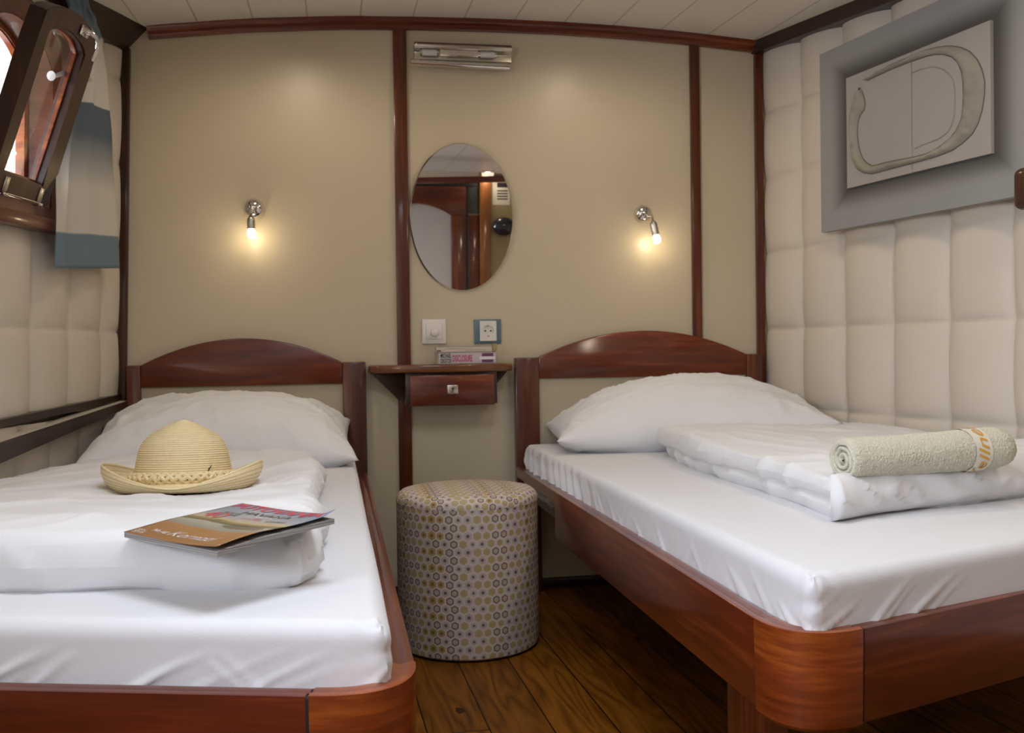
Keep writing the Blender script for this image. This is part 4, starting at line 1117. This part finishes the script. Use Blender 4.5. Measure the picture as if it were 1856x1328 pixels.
# ------------------------------------------------------------------ straw hat
def straw_hat():
    C = Vector((-0.490, -1.200, 0.553))
    th = thing('straw_hat', (C.x, C.y, C.z-.01), 'pale straw sun hat with braided band and upturned brim on the left duvet', 'hat')
    R = Matrix.Rotation(radians(0.5), 3, 'Y') @ Matrix.Rotation(radians(-4), 3, 'X')
    def P(r, a, z): return C + R @ Vector((r*cos(a), r*sin(a), z))
    key = [(0.0, .138), (.018, .133), (.045, .119), (.066, .105), (.078, .091), (.085, .073), (.090, .045), (.094, .022), (.0955, .010)]
    # densify
    def dens(key, step):
        out = []; 
        for (r0, z0), (r1, z1) in zip(key, key[1:]):
            k = max(1, int(sqrt((r1-r0)**2+(z1-z0)**2)/step))
            for i in range(k): out.append((r0+(r1-r0)*i/k, z0+(z1-z0)*i/k))
        return out+[key[-1]]
    def smooth(pts, it=6):
        for _ in range(it):
            pts = [pts[0]]+[((a[0]+2*b[0]+c[0])/4, (a[1]+2*b[1]+c[1])/4) for a, b, c in zip(pts, pts[1:], pts[2:])]+[pts[-1]]
        return pts
    pr = smooth(dens(key, .0007), 60); seg = 96
    def shell(name, pts, fn, mat, par):
        vs = []; fs = []; uv = []; Ls = 0; prev = None
        for (r, z) in pts:
            if prev: Ls += sqrt((r-prev[0])**2+(z-prev[1])**2)
            prev = (r, z)
            w = abs(sin(pi*Ls/0.0046))**.6
            for k in range(seg):
                a = 2*pi*k/seg
                vs.append(fn(r, a, z, 0.0020*w-0.0014)); uv.append((k/seg, Ls/0.0046))
        for i in range(len(pts)-1):
            for k in range(seg): fs.append((i*seg+k, i*seg+(k+1) % seg, (i+1)*seg+(k+1) % seg, (i+1)*seg+k))
        o = new_mesh(name, vs, fs, mat, par, True, uv)
        s = o.modifiers.new('thickness', 'SOLIDIFY'); s.thickness = 0.0022; s.offset = -1
        return o
    def fc(r, a, z, w):
        e = 1+0.05*cos(2*a)       # slightly oval
        return P((r+w)*e, a, z+w*.4)
    shell('crown', pr, fc, M['straw_rows'], th)
    nb = 94; bp = [(0.0955+0.066*i/nb, 0.0) for i in range(nb+1)]
    def fb(r, a, t, w):
        t = (r-0.0955)/0.066
        lift = 0.010+0.042*abs(cos(a))**1.6
        z = 0.010 - 0.018*sin(min(t, .55)/.55*pi/2) + lift*max(0, (t-.40)/.60)**1.7*1.15
        rr = r + 0.0
        if t > .8: rr -= 0.010*((t-.8)/.2)**2
        return P(rr*(1+.05*cos(2*a)), a, z+w)
    shell('brim', bp, fb, M['straw_rows'], th)
    # braided band
    for k in range(3):
        path = []
        n = 240
        for i in range(n):
            a = 2*pi*i/n; ph = a*12+2*pi*k/3
            path.append(P((0.0990+0.0026*cos(2*ph))*(1+.05*cos(2*a)), a, 0.0205+0.0075*sin(ph)))
        tube('braided_band', path, .0046, M['straw'], th, 6, closed=True)
    # small dark motif stitched on the front of the crown
    a0 = radians(-90+38)
    def mk(da, z): return P(0.0955*(1+.05*cos(2*(a0+da))), a0+da, z)
    tube('stitched_motif', [mk(0.0, .030), mk(.03, .038), mk(.075, .042), mk(.085, .046)], .0009, M['black'], th, 6, radii=[.0006, .0013, .0009, .0004])
straw_hat()

# ------------------------------------------------------------------ magazine
def make_cover():
    m, nt, b = mat_new('printed_magazine_cover')
    uv = nd(nt, 'ShaderNodeUVMap'); sp = nd(nt, 'ShaderNodeSeparateXYZ'); L(nt, uv.outputs[0], sp.inputs[0])
    n1 = noise_tex(nt, coords(nt, 'UV', scale=(5, 14, 1)), 1.0, 5)
    v = math_n(nt, 'ADD', sp.outputs[1], math_n(nt, 'MULTIPLY', math_n(nt, 'SUBTRACT', n1, .5), .07))
    c = ramp(nt, v, [(0.0, (0.26, .125, .045)), (0.30, (0.33, .165, .060)), (0.33, (0.24, .22, .17)), (0.45, (0.33, .31, .25)), (0.47, (0.10, .085, .04)), (0.53, (0.24, .18, .075)), (0.55, (0.42, .33, .17)), (0.64, (0.27, .28, .29)), (1.0, (0.13, .185, .29))])
    n2 = noise_tex(nt, coords(nt, 'UV', scale=(6, 16, 1), loc=(3, 1, 0)), 1.0, 4)
    dx = math_n(nt, 'SUBTRACT', sp.outputs[0], .72); dy = math_n(nt, 'SUBTRACT', sp.outputs[1], .43)
    dd = math_n(nt, 'ADD', math_n(nt, 'MULTIPLY', math_n(nt, 'MULTIPLY', dx, dx), 9), math_n(nt, 'MULTIPLY', math_n(nt, 'MULTIPLY', dy, dy), 110))
    blob = math_n(nt, 'LESS_THAN', math_n(nt, 'ADD', dd, math_n(nt, 'MULTIPLY', n2, .5)), .62)
    L(nt, mixc(nt, math_n(nt, 'MULTIPLY', blob, .75), c, (0.07, .055, .03)), b.inputs['Base Color'])
    b.inputs['Roughness'].default_value = .28
    return m
def make_pages():
    m, nt, b = mat_new('magazine_page_edges')
    v = coords(nt); sp = nd(nt, 'ShaderNodeSeparateXYZ'); L(nt, v, sp.inputs[0])
    f = noise_tex(nt, coords(nt, scale=(1, 1, 900)), 1.0, 2)
    L(nt, ramp(nt, f, [(.35, (0.12, .115, .11)), (.6, (0.42, .41, .40))]), b.inputs['Base Color']); b.inputs['Roughness'].default_value = .7
    return m
def magazine():
    C = Vector((-0.318, -1.934, 0.5945)); yaw = -0.826; U = Vector((cos(yaw), sin(yaw), -0.018)); V_ = Vector((-sin(yaw), cos(yaw), 0.045))
    w, h = 0.208, 0.196
    th = thing('magazine', (C.x, C.y, C.z-.02), 'travel magazine with a sunset deck on its cover, on the left duvet', 'magazine')
    def P(u, v, o=0.0):  # u,v in 0..1
        z = o
        curl = 0.007*max(0, u-.55)**2/.2 * (1 if o >= 0 else 0)
        droop = -0.004*max(0, .35-v)/.35
        return C + U*(u-.5)*w + V_*(v-.5)*h + Vector((0, 0, z+droop))
    n = 24
    # page block
    bm = bmesh.new()
    def grid(z):
        return [[bm.verts.new(P(i/n*.985+.004, j/n*.985+.004, z)) for i in range(n+1)] for j in range(n+1)]
    a = grid(-0.0095); b2 = grid(-0.0025)
    for j in range(n):
        for i in range(n):
            bm.faces.new((b2[j][i], b2[j][i+1], b2[j+1][i+1], b2[j+1][i])); bm.faces.new((a[j][i], a[j+1][i], a[j+1][i+1], a[j][i+1]))
    for i in range(n):
        bm.faces.new((a[0][i], a[0][i+1], b2[0][i+1], b2[0][i])); bm.faces.new((a[n][i], b2[n][i], b2[n][i+1], a[n][i+1]))
        bm.faces.new((a[i][0], b2[i][0], b2[i+1][0], a[i+1][0])); bm.faces.new((a[i][n], a[i+1][n], b2[i+1][n], b2[i][n]))
    bm_obj('pages', bm, make_pages(), th)
    # curling cover
    def CV(u, v, o=0.0):
        lift = 0.006*max(0, (u-.45)/.55)**2 + 0.003*max(0, (u-.9)/.1)*sin(v*7)*.5 + 0.005*max(0, (u-.9)/.1)*max(0, (v-.9)/.1)
        return P(u*0.985, v, -0.0018+lift+o)
    vs = []; uv = []; fs = []
    for j in range(n+1):
        for i in range(n+1): vs.append(CV(i/n, j/n)); uv.append((i/n, j/n))
    for j in range(n):
        for i in range(n): fs.append((j*(n+1)+i, j*(n+1)+i+1, (j+1)*(n+1)+i+1, (j+1)*(n+1)+i))
    cov = new_mesh('cover', vs, fs, make_cover(), th, True, uv)
    s = cov.modifiers.new('thickness', 'SOLIDIFY'); s.thickness = .0004; s.offset = -1
    red = plain('coral_print', (0.55, .055, .08), .4); wht = plain('white_print', (0.75, .73, .70), .4); blk = plain('dark_print', (0.035, .035, .03), .4)
    def put(s, m, f, **k): lettering(s, m, cov, f, lambda a, b, hh: CV(a, b, hh), extrude=.0006, **k)
    put('PUTOVANJA', red, (.035, .825, .975, .985), bold=.02, subdiv=1)
    put('HAVANA', blk, (.30, .745, .80, .815), subdiv=1)
    put('40', red, (.08, .555, .28, .70))
    put('ROUTE', blk, (.17, .695, .34, .735)); put('66', blk, (.28, .655, .35, .69))
    put('SVI', red, (.54, .66, .61, .69)); put('ZA KRAJ', red, (.44, .625, .62, .655)); put('LJETA', wht, (.50, .70, .68, .73))
    put('SEPTEMBAR', blk, (.70, .62, .90, .66)); put('broj', wht, (.03, .84, .075, .86))
    put('Na jug', wht, (.16, .09, .34, .15), shear=.3); put('Kornati', wht, (.36, .085, .84, .175), shear=.4, bold=-.012, subdiv=1)
    put('2015', wht, (.04, .03, .16, .065)); put('ISSN', wht, (.04, .075, .13, .10))
magazine()

# ------------------------------------------------------------------ rolled towel
def towel():
    A = Vector((0.741, -1.655, 0.6145)); B = Vector((1.110, -1.608, 0.6205)); ax = (B-A); Ln = ax.length; ax.normalize()
    up = Vector((0, 0, 1)); sd = ax.cross(up).normalized(); up = sd.cross(ax)     # sd points towards the camera side (-y)
    th = thing('rolled_towel', ((A.x+B.x)/2, (A.y+B.y)/2, .585), 'rolled cream terry towel with gold lettering on the folded right duvet', 'towel')
    def P(t, a, r):   # t 0..1 along, a angle (0 = camera side, pi/2 = up)
        squash = 0.94
        return A + ax*Ln*t + sd*r*cos(a) + up*r*sin(a)*squash
    def rad(t, a):
        e = 0.0415 - 0.0015*sin(t*5) - 0.012*max(0, (t-.90)/.10)**2 - 0.004*max(0, (.03-t)/.03)
        if sin(a) < -.75: e *= 0.97
        return e + 0.0012*N3((t*6, cos(a)*2, sin(a)*2), (1, 1, 1), 2)
    def ringmesh(name, t0, t1, nt_, na, extra, mat, fuzz):
        vs = []; fs = []
        for i in range(nt_+1):
            t = t0+(t1-t0)*i/nt_
            for k in range(na):
                a = 2*pi*k/na; r = rad(t, a)+extra
                if fuzz: r += fuzz*noise.noise(Vector((t*330, cos(a)*42, sin(a)*42)))
                vs.append(P(t, a, r))
        for i in range(nt_):
            for k in range(na): fs.append((i*na+k, i*na+(k+1) % na, (i+1)*na+(k+1) % na, (i+1)*na+k))
        return vs, fs
    vs, fs = ringmesh('r', 0.0, 1.0, 240, 160, 0, None, .0022)
    fs.append(tuple(240*160+k for k in range(160)))
    # end cap ring inward
    base = len(vs)
    for k in range(160):
        a = 2*pi*k/160; vs.append(P(0.004, a, rad(0, a)-.006))
    for k in range(160): fs.append((k, base+k, base+(k+1) % 160, (k+1) % 160))
    for k in range(160):
        a = 2*pi*k/160; vs.append(P(0.02, a, rad(0, a)-.008))
    for k in range(160): fs.append((base+k, base+160+k, base+160+(k+1) % 160, base+(k+1) % 160))
    fs.append(tuple(base+160+k for k in range(160)))
    roll = new_mesh('roll', vs, fs, M['terry'], th, True)
    # spiral end of the roll
    sp = []
    n = 150
    for i in range(n):
        f = i/(n-1); a = -0.6+f*2*pi*2.9; r = 0.0335*(1-f)**.85+.002
        r *= 1+0.10*N3((cos(a)*2, sin(a)*2, f*3), (1, 1, 1), 8)
        sp.append((a, r))
    vs2 = []; fs2 = []
    wv = .0038
    for i, (a, r) in enumerate(sp):
        for (dr, dt) in ((-wv, .010), (-wv*.8, -.004), (0, -.013), (wv*.8, -.004), (wv, .010)):
            vs2.append(P(dt+.008+.004*N3((a*2, r*40, 0), (1, 1, 1), 3), a, max(.0005, r+dr+.0008*N3((a*9, dr*300, 0), (1, 1, 1), 1))))
    for i in range(n-1):
        for k in range(4): fs2.append((i*5+k, i*5+k+1, (i+1)*5+k+1, (i+1)*5+k))
    new_mesh('spiral_end', vs2, fs2, M['terry'], th, True)
    vs3, fs3 = ringmesh('b', 0.715, 0.815, 8, 96, .0018, None, 0)
    band = new_mesh('woven_band', vs3, fs3, M['towel_band'], th, True)
    # gold word reading up around the roll
    def place(x, y, hh):
        a = x; t = 0.765 - y
        return P(t, a, rad(t, a)+.0022+hh)
    lettering('Wellness', M['gold'], band, (radians(-122), -0.030, radians(131), 0.034), place, extrude=.0006, shear=.30, bold=.004, subdiv=2)
towel()

# ------------------------------------------------------------------ relief artwork on the right wall
def artwork():
    O = 0.030
    y0, y1, z0, z1 = -0.408, -1.212, 1.186, 1.752     # y0 near the corner
    iy0, iy1, iz0, iz1 = -0.537, -1.083, 1.306, 1.642
    th = thing('relief_artwork', RW(-0.85, z0, O), 'large grey framed relief artwork with a rounded ring on the padded wall', 'artwork')
    def P(y, z, o): return RW(y, z, O+o)
    def rect(a, b, c, d): return [(a, c), (b, c), (b, d), (a, d)]
    # stretched canvas; its painted dark border is darkest next to the tiles
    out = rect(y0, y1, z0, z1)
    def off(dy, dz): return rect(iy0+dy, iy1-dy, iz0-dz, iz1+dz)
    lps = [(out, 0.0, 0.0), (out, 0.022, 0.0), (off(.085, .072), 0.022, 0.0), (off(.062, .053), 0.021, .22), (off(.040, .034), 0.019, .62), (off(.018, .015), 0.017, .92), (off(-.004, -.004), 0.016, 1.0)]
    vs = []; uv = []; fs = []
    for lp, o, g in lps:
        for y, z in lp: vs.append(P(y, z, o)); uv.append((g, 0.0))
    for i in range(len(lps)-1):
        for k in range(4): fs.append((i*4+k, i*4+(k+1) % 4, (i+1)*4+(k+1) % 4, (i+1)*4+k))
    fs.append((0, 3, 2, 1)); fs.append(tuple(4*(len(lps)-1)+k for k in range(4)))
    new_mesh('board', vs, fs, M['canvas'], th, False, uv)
    ym = (iy0+iy1)/2
    for a, b in ((iy0, ym+.0012), (ym-.0012, iy1)):
        bm = bmesh.new(); add_box(bm, 0, 1, b, a, iz0, iz1, .0, xf=lambda c: P(c.y, c.z, 0.003+c.x*0.022))
        bm_obj('tile', bm, M['plaster'], th)
    # ring: outline points measured on the tiles (u from the corner side, v upwards)
    outer = [(990,460),(950,510),(925,570),(910,640),(908,720),(918,800),(935,870),(965,912),(1010,932),(1070,936),(1130,922),(1200,905),(1330,875),(1450,845),(1520,818),(1570,780),(1610,735),(1635,680),(1652,610),(1662,530),(1664,450),(1652,380),(1632,322),(1600,275),(1560,247),(1510,234),(1450,236),(1390,248),(1310,280),(1200,322),(1120,362),(1062,400),(1040,416)]
    inner = [(1004,478),(1016,505),(1026,545),(1020,580),(988,615),(974,650),(967,700),(970,750),(980,800),(1000,845),(1030,875),(1070,892),(1130,878),(1200,864),(1320,846),(1390,830),(1430,812),(1470,785),(1510,748),(1540,705),(1560,650),(1568,590),(1571,520),(1570,450),(1564,385),(1548,330),(1520,296),(1480,278),(1440,276),(1400,282),(1310,310),(1200,350),(1040,418)]
    def uvm(x, y):
        u = (x-885)/802.0; top = 418-303*u; bot = 1022-170*u; v = (bot-y)/(bot-top); u = u - .14*u*(1-u); return u, v
    def resample(pts, n):
        d = [0]
        for a, b in zip(pts, pts[1:]): d.append(d[-1]+math.hypot(a[0]-b[0], a[1]-b[1]))
        out = []
        for i in range(n):
            s = d[-1]*i/(n-1)
            for k in range(len(pts)-1):
                if d[k] <= s <= d[k+1]+1e-9:
                    f = (s-d[k])/max(1e-9, d[k+1]-d[k]); out.append((pts[k][0]+(pts[k+1][0]-pts[k][0])*f, pts[k][1]+(pts[k+1][1]-pts[k][1])*f)); break
        return out
    no = 160
    Oo = resample([uvm(*p) for p in outer], no); Ii = resample([uvm(*p) for p in inner], no)
    # pair points by nearest progress
    m = 8; vs = []; fs = []
    for i in range(no):
        for k in range(m+1):
            f = k/m; u = Oo[i][0]*(1-f)+Ii[i][0]*f; v = Oo[i][1]*(1-f)+Ii[i][1]*f
            o = 0.0245+0.011*sin(pi*f)**.5 + 0.0065*N3((u*28, v*20, 0), (1, 1, 1), 6)*sin(pi*f) + 0.005*ridge((u*18, v*14, 0), (1, 1, 1), 2, 4)*sin(pi*f)
            if k in (0, m): o = 0.0240
            vs.append(P(iy0+(iy1-iy0)*u, iz0+(iz1-iz0)*v, o))
    for i in range(no-1):
        for k in range(m): fs.append((i*(m+1)+k, i*(m+1)+k+1, (i+1)*(m+1)+k+1, (i+1)*(m+1)+k))
    ro = new_mesh('stone_ring', vs, fs, M['plaster_ring'], th, True)
    for lp in (Oo, Ii):
        tube('outline', [P(iy0+(iy1-iy0)*u, iz0+(iz1-iz0)*v, 0.0252) for u, v in lp], .0017, M['line'], ro, 5)
    dl = [(1318,372),(1370,352),(1430,343),(1475,360),(1505,390),(1527,430),(1533,490),(1533,560),(1530,620),(1518,675),(1500,712),(1460,745),(1420,762),(1370,778),(1328,798)]
    dl = resample([uvm(*p) for p in dl], 60)
    tube('ridge_line', [P(iy0+(iy1-iy0)*u, iz0+(iz1-iz0)*v, 0.0255) for u, v in dl], .0022, M['plaster_ring'], th, 6)
artwork()

# dark rounded wooden thing entering at the right edge
def wall_catch():
    th = thing('wall_hook', (1.470, -1.225, 1.14), 'dark rounded wooden hook-like piece on the right wall at the picture edge', 'hook')
    bm = bmesh.new(); add_box(bm, -0.036, 0.022, -0.086, 0.030, -0.050, 0.050, .018, 4)
    for v in bm.verts: v.co = RW(-1.256-v.co.x, 1.190+v.co.z, 0.098+v.co.y)
    bm_obj('pad', bm, M['wood_darkv'], th, True)
wall_catch()

# ------------------------------------------------------------------ things behind the camera that the mirror shows
def aft_door():
    th = thing('door_1', (0.43, YF, 0), 'mahogany framed cream door with arched panel', 'door'); struct(th)
    y1 = YF+0.035
    n = 16
    arch = [(0.16+(0.672-0.16)*k/n, 1.555+0.082*(1-(2*k/n-1)**2)) for k in range(n+1)]
    poly = [(0.05, 1.765), (0.05, 1.555)] + [(0.16, 1.555)] + arch + [(0.672, 1.555), (0.780, 1.555), (0.780, 1.765)]
    poly = [(0.05, 1.765), (0.05, 1.554)] + arch + [(0.780, 1.554), (0.780, 1.765)]
    prism('door_header', poly, 'y', YF, y1, M['wood_h'], th, .003)
    for a, b in ((0.05, 0.16), (0.672, 0.780)): box('door_stile', a, b, YF, y1, 0.0, 1.554, M['wood_v'], th, .003)
    box('door_panel', 0.16, 0.672, YF, YF+.012, 0.0, 1.64, plain('pale_door_panel', (.50, .46, .42), .5), th)
    box('door_gap', 0.782, 0.802, YF, YF+.006, 0.0, 1.80, M['black'], th)
aft_door()
o = box('trim_80', 0.885, 0.966, YF, YF+.05, 0.0, 1.87, M['wood_orange'], bev=.004); struct(o)
o = box('trim_81', 0.0, 0.880, YF, YF+.02, 1.768, 1.800, M['black']); struct(o)  # black strip stands in for the shadow above the door header
o = box('trim_82', 0.806, 0.883, YF, YF+.012, 0.0, 1.56, M['wood_h'], bev=.002); struct(o)
tag(box('framed_print', 0.808, 0.880, YF, YF+.015, 1.57, 1.77, plain('dark_print_glass', (.05, .055, .055), .15), None, .003), 'dark narrow framed print beside the orange post, seen in the mirror', 'picture')
sg = thing('notice_sheet', (1.05, YF, 1.635), 'white printed notice pinned to the wall, seen in the mirror', 'notice')
box('sheet', 0.985, 1.115, YF, YF+.004, 1.637, 1.832, plain('notice_paper', (.74, .70, .60), .6), sg)
for i, (a, b) in enumerate(((1.765, 1.800), (1.735, 1.745), (1.715, 1.725), (1.695, 1.705), (1.675, 1.685))):
    box('text_line', 1.02, 1.10, YF+.004, YF+.0046, a, b, ink, sg)
tag(sphere('wall_lamp', (1.06, YF+.055, 1.475), .085, plain('dark_lamp_bowl', (.02, .018, .022), .15), None, 24, (1, .62, .8)), 'dark round wall lamp beside the door, seen in the mirror', 'wall light')
struct(box('trim_83', 0.967, 1.60, YF, YF+.003, 0.0, 1.86, plain('olive_tan_panel', (.34, .27, .13), .5)))

# ------------------------------------------------------------------ ceiling downlights
def downlight(x, y, power, lab, cone=174, blend=.55):
    z = ceil_z(x, y)
    th = thing('downlight', (x, y, z-.02), lab, 'ceiling light', 'ceiling downlights')
    lathe('rim', [(.040, 0.0), (.044, -.003), (.042, -.008), (.034, -.009), (.031, -.004), (.031, 0.0)], (x, y, z+.001), M['chrome'], th, 32)
    lathe('lens', [(0.0, -.003), (.031, -.003), (.031, 0.0), (0, 0)], (x, y, z), M['lens'], th, 24)
    ld = bpy.data.lights.new('downlight_beam', 'SPOT'); ld.energy = power; ld.color = (1.0, .84, .63); ld.spot_size = radians(cone); ld.spot_blend = blend; ld.shadow_soft_size = .045
    lo = bpy.data.objects.new('downlight_beam', ld); COL.objects.link(lo); lo.location = (x, y, z-.014); adopt(lo, th)
downlight(-0.28, -0.50, 6.0, 'round ceiling downlight over the left bed head')
downlight(0.72, -0.50, 5.5, 'round ceiling downlight over the right bed head')
downlight(1.12, -2.50, 9, 'added round ceiling downlight aft of the right bed, unseen fill')  # added out of view, brightens the lower left wall
downlight(-0.75, -1.70, 4, 'added round ceiling downlight over the foot of the left bed, unseen fill')  # unseen lamp added to lift the left bed
downlight(1.05, -1.60, 8, 'added round ceiling downlight over the foot of the right bed, unseen fill')  # unseen lamp added to throw light across to the left wall
downlight(0.935, -3.85, 2, 'round ceiling downlight by the orange post, seen in the mirror')
